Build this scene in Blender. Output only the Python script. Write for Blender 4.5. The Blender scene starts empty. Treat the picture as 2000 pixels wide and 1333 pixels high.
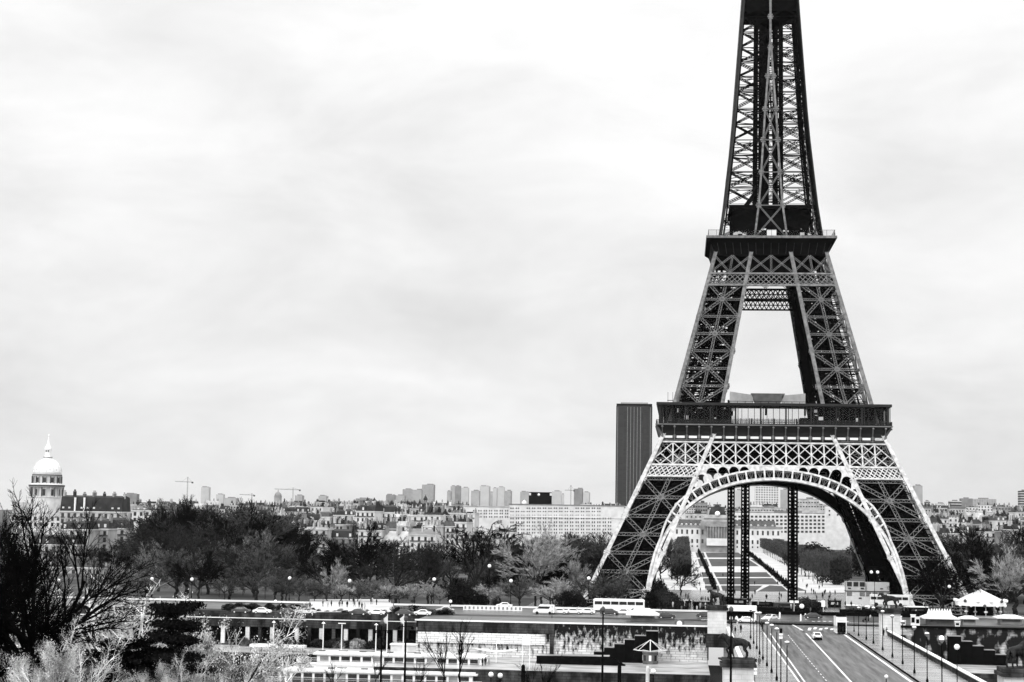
import bpy, bmesh, math, random
from mathutils import Vector, Matrix, noise
SC = bpy.context.scene
# ---------------------------------------------------------------- camera, sky, sun, exposure
CAM = Vector((-28.35, -593.7, 27.67)); FPX = 3503.7
YAW, PIT, ROL = 0.094751, 0.096743, 0.016876
fw = Vector((-math.sin(YAW)*math.cos(PIT), math.cos(YAW)*math.cos(PIT), math.sin(PIT)))
_r = Vector((math.cos(YAW), math.sin(YAW), 0)); _u = _r.cross(fw)
rt = _r*math.cos(ROL) + _u*math.sin(ROL); up = -_r*math.sin(ROL) + _u*math.cos(ROL)
cd = bpy.data.cameras.new('camera'); cam = bpy.data.objects.new('camera', cd); SC.collection.objects.link(cam)
cam.matrix_world = Matrix(((rt.x, up.x, -fw.x, CAM.x), (rt.y, up.y, -fw.y, CAM.y), (rt.z, up.z, -fw.z, CAM.z), (0, 0, 0, 1)))
cd.sensor_width = 36; cd.lens = FPX/2000*36; cd.clip_start = 1; cd.clip_end = 40000
SC.camera = cam
SUN_EL, SUN_AZ = math.radians(42), math.radians(-150)      # veiled sun behind the camera, to the left
sl = bpy.data.lights.new('sun', 'SUN'); sl.energy = 1.5; sl.angle = math.radians(14); sl.color = (1, 1, 1)
so = bpy.data.objects.new('sun', sl); SC.collection.objects.link(so)
sdir = Vector((math.sin(SUN_AZ)*math.cos(SUN_EL), math.cos(SUN_AZ)*math.cos(SUN_EL), math.sin(SUN_EL)))
so.rotation_euler = sdir.to_track_quat('Z', 'Y').to_euler()
SC.view_settings.view_transform = 'Standard'; SC.view_settings.look = 'None'
SC.view_settings.exposure = 0.0; SC.view_settings.gamma = 1
SC.cycles.max_bounces = 4; SC.cycles.diffuse_bounces = 2; SC.cycles.glossy_bounces = 2; SC.cycles.transparent_max_bounces = 12
SC.cycles.volume_bounces = 0; SC.cycles.volume_step_rate = 4

w = bpy.data.worlds.new('World'); SC.world = w; w.use_nodes = True
nt = w.node_tree; nt.nodes.clear(); N = nt.nodes; L = nt.links
def nd(t, **k):
    n = N.new(t)
    for a, b in k.items(): setattr(n, a, b)
    return n
def mth(op, a, b=None, c=None, clamp=False):
    n = nd('ShaderNodeMath', operation=op); n.use_clamp = clamp
    for i, x in enumerate((a, b, c)):
        if x is None: continue
        if isinstance(x, (int, float)): n.inputs[i].default_value = x
        else: L.new(x, n.inputs[i])
    return n.outputs[0]
sky = nd('ShaderNodeTexSky', sky_type='NISHITA'); sky.sun_disc = False
sky.sun_elevation = SUN_EL; sky.sun_rotation = SUN_AZ; sky.dust_density = 3
bw = nd('ShaderNodeRGBToBW'); L.new(sky.outputs[0], bw.inputs[0])
tc = nd('ShaderNodeTexCoord'); sep = nd('ShaderNodeSeparateXYZ'); L.new(tc.outputs['Generated'], sep.inputs[0])
mp = nd('ShaderNodeMapping'); mp.inputs['Scale'].default_value = (1, 1, 2.4); L.new(tc.outputs['Generated'], mp.inputs[0])
n1 = nd('ShaderNodeTexNoise'); n1.inputs['Scale'].default_value = 6.5; n1.inputs['Detail'].default_value = 9; n1.inputs['Roughness'].default_value = .56
n1.inputs['Distortion'].default_value = .35; L.new(mp.outputs[0], n1.inputs['Vector'])
# low grey-white overcast near the horizon, a bright layer higher up and behind the camera
lowc = mth('MULTIPLY_ADD', mth('SMOOTH_MIN', mth('MULTIPLY', sep.outputs['Z'], 3.4), 1.0, .2), 0.22, 0.79)
cl = mth('MULTIPLY_ADD', mth('SUBTRACT', n1.outputs['Fac'], .5), 0.62, lowc)
hi = mth('MULTIPLY', mth('SUBTRACT', sep.outputs['Z'], .33, clamp=True), 2.6)
bk = mth('MULTIPLY', mth('MULTIPLY', sep.outputs['Y'], -1.0, clamp=True), 1.3)
tot = mth('ADD', mth('ADD', cl, hi), bk)
mix = mth('ADD', mth('MULTIPLY', tot, 9.6), mth('MULTIPLY', bw.outputs[0], .08))
bg = nd('ShaderNodeBackground'); bg.inputs['Strength'].default_value = .1; L.new(mix, bg.inputs['Color'])
wo = nd('ShaderNodeOutputWorld'); L.new(bg.outputs[0], wo.inputs[0])

# ---------------------------------------------------------------- helpers
def ray(u, v): return fw + rt*((u-1000)/FPX) + up*((666.5-v)/FPX)
def at(u, v, z): r = ray(u, v); return CAM + r*((z-CAM.z)/r.z)          # where a photo pixel meets the level z
def aty(u, v, y): r = ray(u, v); return CAM + r*((y-CAM.y)/r.y)         # ... the upright plane at distance y
V = Vector
col = SC.collection
def mat(name, c, rough=.8, var=.25, scale=.5, spec=.2, detail=4, metal=0, vec=None, bump=0):
    m = bpy.data.materials.new(name); m.use_nodes = True; t = m.node_tree; b = t.nodes['Principled BSDF']
    b.inputs['Roughness'].default_value = rough; b.inputs['Specular IOR Level'].default_value = spec; b.inputs['Metallic'].default_value = metal
    g = t.nodes.new('ShaderNodeNewGeometry'); mpn = t.nodes.new('ShaderNodeMapping'); mpn.inputs['Scale'].default_value = vec or (1, 1, 1)
    n = t.nodes.new('ShaderNodeTexNoise'); n.inputs['Scale'].default_value = scale; n.inputs['Detail'].default_value = detail
    r = t.nodes.new('ShaderNodeValToRGB')
    lo, hi_ = max(0, c*(1-var)), min(1, c*(1+var))
    r.color_ramp.elements[0].color = (lo,)*3+(1,); r.color_ramp.elements[1].color = (hi_,)*3+(1,)
    r.color_ramp.elements[0].position = .3; r.color_ramp.elements[1].position = .7
    t.links.new(g.outputs['Position'], mpn.inputs[0]); t.links.new(mpn.outputs[0], n.inputs['Vector'])
    t.links.new(n.outputs['Fac'], r.inputs[0]); t.links.new(r.outputs[0], b.inputs['Base Color'])
    if bump:
        bp = t.nodes.new('ShaderNodeBump'); bp.inputs['Strength'].default_value = bump; t.links.new(n.outputs['Fac'], bp.inputs['Height']); t.links.new(bp.outputs[0], b.inputs['Normal'])
    return m
class MB:
    def __init__(s): s.v = []; s.f = []
    def add(s, vs, fs):
        o = len(s.v); s.v += [tuple(p) for p in vs]; s.f += [tuple(i+o for i in f) for f in fs]
    def box(s, c, d, rz=0, taper=1.0):
        x, y, z = d[0]/2, d[1]/2, d[2]/2; ca, sa = math.cos(rz), math.sin(rz); vs = []
        for k in (-1, 1):
            f = taper if k > 0 else 1
            for a, b in ((-1, -1), (1, -1), (1, 1), (-1, 1)):
                px, py = a*x*f, b*y*f
                vs.append((c[0]+px*ca-py*sa, c[1]+px*sa+py*ca, c[2]+k*z))
        s.add(vs, [(3, 2, 1, 0), (4, 5, 6, 7), (0, 1, 5, 4), (1, 2, 6, 5), (2, 3, 7, 6), (3, 0, 4, 7)])
    def bar(s, p, q, a, b=None, nrm=None, a2=None):
        p, q = V(p), V(q); b = a if b is None else b; d = q-p
        if d.length < 1e-6: return
        d.normalize(); n = V(nrm) if nrm is not None else (V((0, 0, 1)) if abs(d.z) < .9 else V((0, 1, 0)))
        e = d.cross(n)
        if e.length < 1e-4: e = d.cross(V((1, 0, 0)))
        e.normalize(); n = e.cross(d).normalized(); k = (a2/a if a2 else 1)
        vs = []
        for P, m in ((p, 1), (q, k)):
            for i, j in ((-1, -1), (1, -1), (1, 1), (-1, 1)): vs.append(P+e*(i*a/2*m)+n*(j*b/2*m))
        s.add(vs, [(3, 2, 1, 0), (4, 5, 6, 7), (0, 1, 5, 4), (1, 2, 6, 5), (2, 3, 7, 6), (3, 0, 4, 7)])
    def tube(s, p, q, r0, r1=None, n=6, cap=True):
        p, q = V(p), V(q); r1 = r0 if r1 is None else r1; d = (q-p).normalized()
        e = d.orthogonal().normalized(); g = d.cross(e); vs = []
        for P, r in ((p, r0), (q, r1)):
            for i in range(n):
                t = 2*math.pi*i/n; vs.append(P+e*(r*math.cos(t))+g*(r*math.sin(t)))
        fs = [(i, (i+1) % n, n+(i+1) % n, n+i) for i in range(n)]
        if cap: fs += [tuple(range(n-1, -1, -1)), tuple(range(n, 2*n))]
        s.add(vs, fs)
    def lathe(s, prof, c=(0, 0, 0), n=12, rz=0):
        vs = []; fs = []
        for r, z in prof:
            for i in range(n):
                t = 2*math.pi*i/n+rz; vs.append((c[0]+r*math.cos(t), c[1]+r*math.sin(t), c[2]+z))
        for k in range(len(prof)-1):
            for i in range(n): fs.append((k*n+i, k*n+(i+1) % n, (k+1)*n+(i+1) % n, (k+1)*n+i))
        fs.append(tuple(range(n-1, -1, -1))); fs.append(tuple(range((len(prof)-1)*n, len(prof)*n)))
        s.add(vs, fs)
    def ball(s, c, r, n=8, sz=1): s.lathe([(max(.001, r*math.sin(math.pi*k/n)), -r*sz*math.cos(math.pi*k/n)) for k in range(n+1)], c, n+2)
    def quad(s, a, b, c, d): s.add([a, b, c, d], [(0, 1, 2, 3)])
    def prism(s, pts, z0, z1):
        n = len(pts); vs = [(x, y, z0) for x, y in pts]+[(x, y, z1) for x, y in pts]
        s.add(vs, [tuple(range(n-1, -1, -1)), tuple(range(n, 2*n))]+[(i, (i+1) % n, n+(i+1) % n, n+i) for i in range(n)])
    def lat(s, p, q, wd, t, nrm, lace=None, step=1.0, dbl=False):          # lattice beam: two flanges and zigzag lacing
        p, q = V(p), V(q); n = V(nrm).normalized(); d = q-p; ln = d.length; d.normalize(); e = d.cross(n).normalized()
        for k in (-1, 1): s.bar(p+e*(k*(wd-t)/2), q+e*(k*(wd-t)/2), t, t, n)
        m = max(2, int(ln/(wd*step))); lace = lace or t*.6
        for i in range(m):
            k = 1 if i % 2 else -1; a = p+d*(ln*i/m); b = p+d*(ln*(i+1)/m); o = e*((wd-t)/2)
            s.bar(a+o*k, b-o*k, lace, lace, n)
            if dbl: s.bar(a-o*k, b+o*k, lace, lace, n)
    def build(s, name, m, parent=None, smooth=False):
        me = bpy.data.meshes.new(name); me.from_pydata(s.v, [], s.f); me.materials.append(m)
        if smooth: me.polygons.foreach_set('use_smooth', [True]*len(me.polygons))
        o = bpy.data.objects.new(name, me); col.objects.link(o)
        if parent: o.parent = parent
        return o
def tag(o, label=None, cat=None, group=None, kind=None):
    for k, x in (('label', label), ('category', cat), ('group', group), ('kind', kind)):
        if x: o[k] = x
    return o
def thing(name, label, cat, loc=(0, 0, 0), rz=0, group=None):
    o = bpy.data.objects.new(name, None); o.empty_display_size = .3; col.objects.link(o); o.location = loc; o.rotation_euler = (0, 0, rz)
    return tag(o, label, cat, group)
def copy_tree(o, parent=None):
    c = o.copy(); col.objects.link(c)
    if parent: c.parent = parent
    for ch in list(o.children): copy_tree(ch, c)
    return c
def place(o, loc, rz=0, sc=1, label=None, group=None):
    o.location = loc; o.rotation_euler = (0, 0, rz); o.scale = (sc,)*3 if isinstance(sc, (int, float)) else sc
    if label: o['label'] = label
    if group: o['group'] = group
    return o
def lerp_tab(T, z):
    if z <= T[0][0]: return T[0][1]
    for (a, b), (c, d) in zip(T, T[1:]):
        if z <= c: return b+(d-b)*(z-a)/(c-a)
    return T[-1][1]
def fill2d(outer, holes, thick):
    cu = bpy.data.curves.new('plate', 'CURVE'); cu.dimensions = '2D'; cu.fill_mode = 'BOTH'; cu.extrude = thick/2
    for pts in [outer]+holes:
        sp = cu.splines.new('POLY'); sp.points.add(len(pts)-1); sp.use_cyclic_u = True
        for q, (x, y) in zip(sp.points, pts): q.co = (x, y, 0, 1)
    o = bpy.data.objects.new('plate', cu); me = bpy.data.meshes.new_from_object(o); bpy.data.objects.remove(o); bpy.data.curves.remove(cu)
    vs = [v.co.copy() for v in me.vertices]; fs = [tuple(p.vertices) for p in me.polygons]; bpy.data.meshes.remove(me)
    return vs, fs
M = {}
M['iron_pale'] = mat('pale iron paint', .43, .6, .38, .9, .2, 8)
M['iron_mid'] = mat('grey iron paint', .115, .6, .25, .35)
M['iron_dull'] = mat('dull grey iron paint', .014, .6, .3, .35)
M['iron_dark'] = mat('dark iron with shade', .004, .8, .4, .4, 0)  # also the shaded copy of the tower paint, for inner and far members
M['iron_light'] = mat('light grey iron paint', .13, .6, .5, .9, .2, 8)
M['black'] = mat('black paint', .004, .8, .3, 1, 0)
M['white'] = mat('white paint', .72, .5, .06, .6)
M['pale'] = mat('pale grey paint', .55, .6, .15, .6)
M['grey'] = mat('mid grey', .2, .7, .25, .6)
M['dgrey'] = mat('dark grey', .06, .7, .3, .6)
M['darkglass'] = mat('dark window glass', .012, .15, .5, .3, .5)
gm = bpy.data.materials.new('clear glass'); gm.use_nodes = True; _t = gm.node_tree; _t.nodes.clear()
_a = _t.nodes.new('ShaderNodeBsdfTransparent'); _a.inputs[0].default_value = (.9, .9, .9, 1); _b = _t.nodes.new('ShaderNodeBsdfGlossy'); _b.inputs['Roughness'].default_value = .05
_m = _t.nodes.new('ShaderNodeMixShader'); _m.inputs[0].default_value = .003; _o = _t.nodes.new('ShaderNodeOutputMaterial')
_t.links.new(_a.outputs[0], _m.inputs[1]); _t.links.new(_b.outputs[0], _m.inputs[2]); _t.links.new(_m.outputs[0], _o.inputs[0]); M['glass'] = gm
R = random.Random(7)

def add_haze(dens):                                           # thin winter air over the whole scene
    hm = bpy.data.materials.new('thin air'); hm.use_nodes = True; t = hm.node_tree; t.nodes.clear()
    v = t.nodes.new('ShaderNodeVolumePrincipled'); v.inputs['Color'].default_value = (.95, .95, .95, 1); v.inputs['Density'].default_value = dens; v.inputs['Anisotropy'].default_value = .2
    o = t.nodes.new('ShaderNodeOutputMaterial'); t.links.new(v.outputs[0], o.inputs['Volume'])
    mb = MB(); mb.box((0, 3000, 155), (20000, 9000, 340)); h = mb.build('haze', hm); tag(h, kind='stuff')
# ================================================================ the iron tower
WT = [(0, 58.2), (51.3, 34.3), (57.5, 32.0), (65, 29.4), (112, 18.0), (117, 16.6), (121.4, 15.6), (155, 12.0), (199, 8.9), (240, 6.3), (276, 4.4)]
IT = [(0, 41.0), (17.3, 33.6), (50.4, 19.2), (57.5, 16.6), (64.7, 14.8), (97.6, 9.6), (112, 6.6), (121.5, 4.4), (138.5, 3.1), (162, 1.7), (172.5, .9), (182, .01), (280, .01)]
Wf = lambda z: lerp_tab(WT, z)
If = lambda z: lerp_tab(IT, z)
tower = thing('iron_lattice_tower', 'tall tapering iron lattice tower with an arched base and two galleries', 'tower')
def rot4(k):            # side k: 0 front (towards the camera), 1 right, 2 back, 3 left
    return Matrix.Rotation(k*math.pi/2, 3, 'Z')
def S(k, x, z, off=0):  # point on side k, off metres outwards
    return rot4(k) @ V((x, -Wf(z)-off, z))
def corner(sx, sy, ax, ay): return lambda z: V((sx*(Wf if ax else If)(z), sy*(Wf if ay else If)(z), z))
def leg(sx, sy, zs, name, cw, bw_, pale, brace, z_top):
    p = bpy.data.objects.new(name, None); col.objects.link(p); p.parent = tower
    A, B, C_, D = corner(sx, sy, 1, 1), corner(sx, sy, 0, 1), corner(sx, sy, 0, 0), corner(sx, sy, 1, 0)
    z0, z1 = zs[0], z_top
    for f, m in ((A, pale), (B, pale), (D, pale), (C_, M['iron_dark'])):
        mb = MB(); n = V((0, sy, 0)) if f in (A, B) else V((sx, 0, 0))
        mb.bar(f(z0), f(z1), cw, cw, n)
        for k in (-1, 1):
            e = V((k*(cw*.5+.09), 0, 0)) if f in (A, B) else V((0, k*(cw*.5+.09), 0))
            mb.bar(f(z0)+e, f(z1)+e, .16, cw*1.12, n)
        for z in zs[1:-1]:                                   # gusset plates at the nodes
            d = (f(z+1)-f(z-1)).normalized(); q = f(z)
            for o in (-.62, 0, .62): mb.bar(q-d*.2+d*o, q+d*.2+d*o, cw*2.1-abs(o)*.5, cw*1.3, n)
        mb.build('chord', m, p)
    for fa, fb, n, outer in ((A, B, V((0, sy, .4)), sy < 0), (A, D, V((sx, 0, .4)), True), (B, C_, V((-sx, 0, 0)), False), (D, C_, V((0, -sy, 0)), False)):
        mb = MB(); front = outer
        for a, b in zip(zs, zs[1:]):
            m_ = (a+b)/2; t = .16 if front else .3; wd = bw_ if front else bw_*1.7
            mb.lat(fa(a), fb(b), wd, t, n, step=.8); mb.lat(fb(a), fa(b), wd, t, n, step=.8)
            mb.lat(fa(m_), fb(m_), wd*.8, t*.9, n, step=.7); mb.lat(fa(b), fb(b), wd*.8, t*.9, n, step=.7)
            c0, c1 = (fa(a)+fb(a))/2, (fa(b)+fb(b))/2
            mb.lat(c0, c1, wd*.9, t, n, step=.7)
            cc = (fa(m_)+fb(m_))/2                            # star gusset where the braces cross
            dd = (fb(m_)-fa(m_)).normalized()
            if front:
                for an in (0, 45, 90, 135):
                    r_ = Matrix.Rotation(math.radians(an), 3, n.normalized()) @ dd
                    mb.bar(cc-r_*.85, cc+r_*.85, .5, .34, n)
        mb.build('bracing_lattice', brace if front else M['iron_dark'], p)  # inner and back faces take the dark iron as painted shade
    return p, A, B, C_, D
def core(p, A, B, C_, D, z0, z1, fr, cover, rnd):             # lift tracks, stairs and inner frames of a leg
    mb = MB()
    def P(a, b, z): return (A(z)*(1-a)+B(z)*a)*(1-b)+(D(z)*(1-a)+C_(z)*a)*b
    for a, b, wd in fr:
        d = max(.3, wd*.5); mb.bar(P(a, b, z0), P(a, b, z1), wd, d, (0, 1, 0), a2=wd*((A(z1)-B(z1)).length/(A(z0)-B(z0)).length))
    z = z0
    while z < z1-3:
        for b in (.15, .5, .85):
            if rnd.random() < cover: mb.bar(P(.05, b, z), P(.95, b, z+rnd.uniform(-.5, .5)), rnd.uniform(.25, .7), .3)
        for _ in range(2):
            b = rnd.random()
            if rnd.random() < cover: mb.bar(P(rnd.random(), b, z), P(rnd.random(), b, z+rnd.uniform(2, 4)), rnd.uniform(.2, .5), .25)
            if rnd.random() < cover: mb.bar(P(rnd.random(), 0, z), P(rnd.random(), 1, z+rnd.uniform(-1, 2)), rnd.uniform(.2, .5), .25)
        z += 1.5
    mb.build('lift_track', M['iron_dark'], p)
rnd = random.Random(3)
for sx in (-1, 1):
    for sy in (-1, 1):
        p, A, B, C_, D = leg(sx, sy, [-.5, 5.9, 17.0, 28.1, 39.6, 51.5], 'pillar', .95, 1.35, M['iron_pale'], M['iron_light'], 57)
        fr = [(.12, .35, 1.1), (.26, .6, 2.2), (.42, .45, 2.4), (.57, .6, 2.2), (.73, .5, 2.3), (.88, .4, 1.2), (.35, .9, 1.6), (.66, .9, 1.8), (.9, .85, 1.4)]
        core(p, A, B, C_, D, 0, 55, fr, .75, rnd)
        for f in (A, B, C_, D):                               # masonry blocks under the four chords
            mb = MB(); q = f(0); mb.box((q.x, q.y, .9), (4.2, 4.2, 2.6), taper=.75); mb.build('footing', M['pale'], p)
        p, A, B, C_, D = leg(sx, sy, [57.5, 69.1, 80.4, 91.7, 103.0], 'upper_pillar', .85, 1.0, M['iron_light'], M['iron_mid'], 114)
        fr = [(.3, .5, 1.0), (.5, .35, 1.2), (.62, .7, .9), (.85, .3, 1.3), (.93, .6, 1.3), (.9, .9, 1.2), (.15, .8, .6)]
        core(p, A, B, C_, D, 60, 111, fr, .62, rnd)
# ---------------- girders between and across the legs under the first gallery
BAY = 3.85
for k in range(4):
    pale = M['iron_pale'] if k != 2 else M['iron_dark']; n = rot4(k) @ V((0, -1, .45))  # back side takes near-black iron, its shade put into the colour
    mb = MB()
    zb, zm, zt = 44.2, 47.6, 51.0
    for z, th in ((zt+.1, .45), (zb-.3, .6)): mb.bar(S(k, -Wf(z), z, .35), S(k, Wf(z), z, .35), th, .5, n)
    x = -36*BAY/4
    xs = [i*BAY for i in range(-10, 11)]
    for x in xs:
        if abs(x) < Wf(zt)-.3: 
            zl = zb
            if abs(x) > Wf(zb): continue
            mb.bar(S(k, x, zb, .3), S(k, x, zt, .3), .42, .3, n)
    for x0, x1 in zip(xs, xs[1:]):
        for za, zc in ((zb, zm-.1), (zm-.1, zt)):
            for a, b in ((x0, x1), (x1, x0)):
                pa, pb = [a, za], [b, zc]
                lim0, lim1 = Wf(za)-.4, Wf(zc)-.4
                if abs(pa[0]) > lim0 and abs(pb[0]) > lim1: continue
                if abs(pb[0]) > lim1 or abs(pa[0]) > lim0:      # clip the brace at the sloping outer chord
                    t = .5; pa2 = pa; pb2 = [(pa[0]+pb[0])/2, (pa[1]+pb[1])/2]
                    if abs(pa[0]) > lim0: pa2, pb2 = pb, pb2
                    if abs(pb2[0]) > Wf(pb2[1]): continue
                    mb.bar(S(k, pa2[0], pa2[1], .25), S(k, pb2[0], pb2[1], .25), .24, .25, n); continue
                mb.bar(S(k, pa[0], pa[1], .25), S(k, pb[0], pb[1], .25), .26, .25, n)
    g = mb.build('lattice_girder', pale, tower)
    for s_ in (-1, 1):                                        # fine lattice band across each leg
        mb = MB(); z0, z1 = 40.6, 43.6
        a0, a1, b0, b1 = If(z0)+.5, If(z1)+.5, Wf(z0)-.5, Wf(z1)-.5
        mb.bar(S(k, s_*a0, z0-.2, .4), S(k, s_*b0, z0-.2, .4), .5, .45, n)
        m = 10
        for r_ in range(2):
            za, zc = z0+(z1-z0)*r_/2, z0+(z1-z0)*(r_+1)/2
            for i in range(m):
                f = lambda t, z: (If(z)+.5)*(1-t)+(Wf(z)-.5)*t
                mb.bar(S(k, s_*f(i/m, za), za, .3), S(k, s_*f((i+1)/m, zc), zc, .3), .3, .2, n)
                mb.bar(S(k, s_*f((i+1)/m, za), za, .3), S(k, s_*f(i/m, zc), zc, .3), .3, .2, n)
        mb.build('lattice_band', pale, tower)
# ---------------- arches
INT = [(0, 39.8), (5, 39.5), (10, 38.75), (15, 37.4), (20, 35.2), (25, 31.9), (29, 28.0), (32, 23.7), (34.6, 18), (36.3, 11.5), (37.3, 5.5), (37.7, 0)]
def arch_pts(n=44):
    P = [V((x, z, 0)) for x, z in INT]; P = [V((-p.x, p.y, 0)) for p in P[:0:-1]]+P
    out = []
    for i in range(len(P)-1):
        p0, p1, p2, p3 = P[max(0, i-1)], P[i], P[i+1], P[min(len(P)-1, i+2)]
        for j in range(6):
            t = j/6; out.append(.5*((2*p1)+(p2-p0)*t+(2*p0-5*p1+4*p2-p3)*t*t+(3*p1-p0-3*p2+p3)*t**3))
    out.append(P[-1]); L_ = [0]
    for a, b in zip(out, out[1:]): L_.append(L_[-1]+(b-a).length)
    res = []
    for i in range(n+1):
        s = L_[-1]*i/n; j = max(0, min(len(out)-2, sum(1 for l in L_ if l <= s)-1)); t = (s-L_[j])/(L_[j+1]-L_[j]); res.append(out[j].lerp(out[j+1], t))
    return res
AP = arch_pts(46)
def nrm2(i):
    a, b = AP[max(0, i-1)], AP[min(len(AP)-1, i+1)]; t = (b-a).normalized(); return V((-t.y, t.x, 0))
def rw(z): return 3.0 if z > 30 else (.95 if z < 21 else .95+2.05*(z-21)/9)
RING = [(AP[i], AP[i]+nrm2(i)*rw(AP[i].y)) for i in range(len(AP))]
HOLES = [(8.9, 42.3, 1.4), (12.1, 42.2, 1.45), (15.4, 42.0, 1.5), (18.9, 41.6, 1.6), (21.9, 39.6, 1.5), (24.2, 35.9, 1.35), (26.4, 32.3, 1.1)]
for k in range(4):
    ar = bpy.data.objects.new('arch', None); col.objects.link(ar); ar.parent = tower
    n = rot4(k) @ V((0, -1, .45)); mb = MB()
    Pt = lambda q, off=0: S(k, q.x, max(q.y, -1), off)
    for i in range(len(AP)-1):
        for j, th in ((0, .72), (1, .6)):
            a, b = RING[i][j], RING[i+1][j]; mb.bar(Pt(a, .3), Pt(b, .3), th, .7, n)
        a, b = RING[i][0]+nrm2(i)*.55, RING[i+1][0]+nrm2(i+1)*.55; mb.bar(Pt(a, .4), Pt(b, .4), .14, .3, n)
    mb.build('arch_rim', M['iron_pale'], ar)
    for i in range(4, len(AP)-4):
        if AP[i].y < 25.5: continue
        a, b = RING[i]; mb = MB(); mb.bar(Pt(a, .45), Pt(b, .45), .5, .45, n); mb.build('ring_post', M['iron_pale'], ar)
    mb = MB()
    for i in range(4, len(AP)-5):
        if AP[i].y < 25: continue
        a0, b0 = RING[i]; a1, b1 = RING[i+1]; c = (a0+a1)/2+(b0-a0)*.18
        for t in (.25, .5, .75):
            q = b0.lerp(b1, t)-(b0-a0)*(.12 if t == .5 else .2); mb.bar(Pt(c, .4), Pt(q, .4), .1, .2, n)
        for h in (.72,):
            mb.bar(Pt(a0.lerp(b0, h), .4), Pt(((a0+a1)/2).lerp((b0+b1)/2, h+.13), .4), .12, .2, n); mb.bar(Pt(a1.lerp(b1, h), .4), Pt(((a0+a1)/2).lerp((b0+b1)/2, h+.13), .4), .12, .2, n)
    mb.build('fan_lattice', M['iron_mid'], ar)
    mb = MB()                                                 # dark box behind the ring: soffit and webs
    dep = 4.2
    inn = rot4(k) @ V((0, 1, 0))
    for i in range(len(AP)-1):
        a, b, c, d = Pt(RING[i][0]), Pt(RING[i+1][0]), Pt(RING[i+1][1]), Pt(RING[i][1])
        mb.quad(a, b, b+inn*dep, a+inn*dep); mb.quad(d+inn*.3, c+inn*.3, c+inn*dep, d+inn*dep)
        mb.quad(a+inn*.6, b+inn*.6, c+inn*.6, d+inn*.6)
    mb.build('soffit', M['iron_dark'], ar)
    # spandrel arcade: pale plates with round-headed openings between arch and girder
    for s_ in (-1, 1):
        zt = 44.0; top_ = [RING[i][1] for i in range(23, 47)]
        ext = [(q.x, q.y) for q in top_ if q.y > 22 and abs(q.x) < If(q.y)+.2]
        lastx = ext[-1]
        outer = [(0.0, zt)]+ext+[(If(lastx[1])+.3, lastx[1]), (If(zt)+.3, zt)]
        holes = []
        for bx, bz, r_ in HOLES:
            best = min(range(23, 47), key=lambda i: (RING[i][1].x-bx)**2+(RING[i][1].y-bz)**2)
            e = RING[best][1]; ax = (e-RING[best][0]).normalized(); c = V((bx, bz, 0))
            ax = (V((.42, 1, 0)) if bx > 15 else V((.25, 1, 0))).normalized(); pr = V((ax.y, -ax.x, 0))
            lo = 60.0
            for t in [j*.1 for j in range(80)]:                 # slide down the axis until the arch ring is met
                q = c-ax*t; d_ = min((q-RING[i][1]).length for i in range(23, 47))
                if d_ < .75: lo = t; break
            h = min(lo, 6); pts = [c-ax*h-pr*r_]+[c+(-pr*math.cos(t)+ax*math.sin(t))*r_ for t in [math.pi*j/9 for j in range(10)]]+[c-ax*h+pr*r_]
            ins = []
            for q in pts:
                z_ = min(q.y, zt-.2); x_ = min(q.x, If(z_)-.3)
                k_ = min(range(23, 47), key=lambda i: (RING[i][1]-V((x_, z_, 0))).length); P_ = RING[k_][1]; nn = (RING[k_][1]-RING[k_][0]).normalized()
                d_ = (V((x_, z_, 0))-P_).dot(nn)
                if d_ < .15: x_ += nn.x*(.15-d_); z_ += nn.y*(.15-d_)
                ins.append((x_, z_))
            holes.append(ins)
        vs, fs = fill2d(outer, holes, .5); mb = MB()
        mb.add([S(k, s_*v.x, v.y, .35+v.z) for v in vs], fs); mb.build('spandrel', M['iron_pale'], ar)
# ---------------- first gallery
mb = MB(); H = 35.6
def ring_slab(mb, ho, hi, z0, z1):
    for a in range(4):
        r_ = rot4(a); c = r_ @ V((0, -(ho+hi)/2, (z0+z1)/2)); ex = (2*ho if a % 2 == 0 else 2*hi, ho-hi)
        mb.box(c, (ex[0], ex[1], z1-z0) if a % 2 == 0 else (ex[1], ex[0], z1-z0))
gal = bpy.data.objects.new('first_gallery', None); col.objects.link(gal); gal.parent = tower
ring_slab(mb, 34.2, 14, 51.3, 51.8); ring_slab(mb, 33.5, 14.5, 55.9, 56.5)
for i in range(-8, 9):                                        # deep beams below the floor
    mb.bar((i*4, -33, 50.2), (i*4, 33, 50.2), .5, 1.8); mb.bar((-33, i*4, 49.9), (33, i*4, 49.9), .5, 1.8)
for y in (-29, -22, -14, 14, 22, 29):
    for x in range(-28, 28, 4):
        for a_, b_ in ((0, 4), (4, 0)): mb.bar((x+a_, y, 44.5), (x+b_, y, 50.5), 1.1, .4, (0, 1, 0)); mb.bar((y, x+a_, 44.5), (y, x+b_, 50.5), 1.1, .4, (1, 0, 0))
    mb.bar((-30, y, 44.5), (30, y, 44.5), .8, .9); mb.bar((y, -30, 44.5), (y, 30, 44.5), .8, .9); mb.bar((-30, y, 47.5), (30, y, 47.5), .6, 1.6)
mb.build('floor_frame', M['iron_dark'], gal)
mb = MB()
prof = [(33.6, 51.2), (33.9, 51.9), (34.0, 52.1), (34.05, 53.3), (34.3, 54.4), (34.9, 55.4), (35.7, 56.2), (36.0, 56.5)]
for (r0, z0), (r1, z1) in zip(prof, prof[1:]):
    for a in range(4):
        q = [rot4(a) @ V(p) for p in ((-r0, -r0, z0), (r0, -r0, z0), (r1, -r1, z1), (-r1, -r1, z1))]; mb.quad(*q)
mb.build('frieze', M['iron_dull'], gal)
mb = MB()
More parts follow.
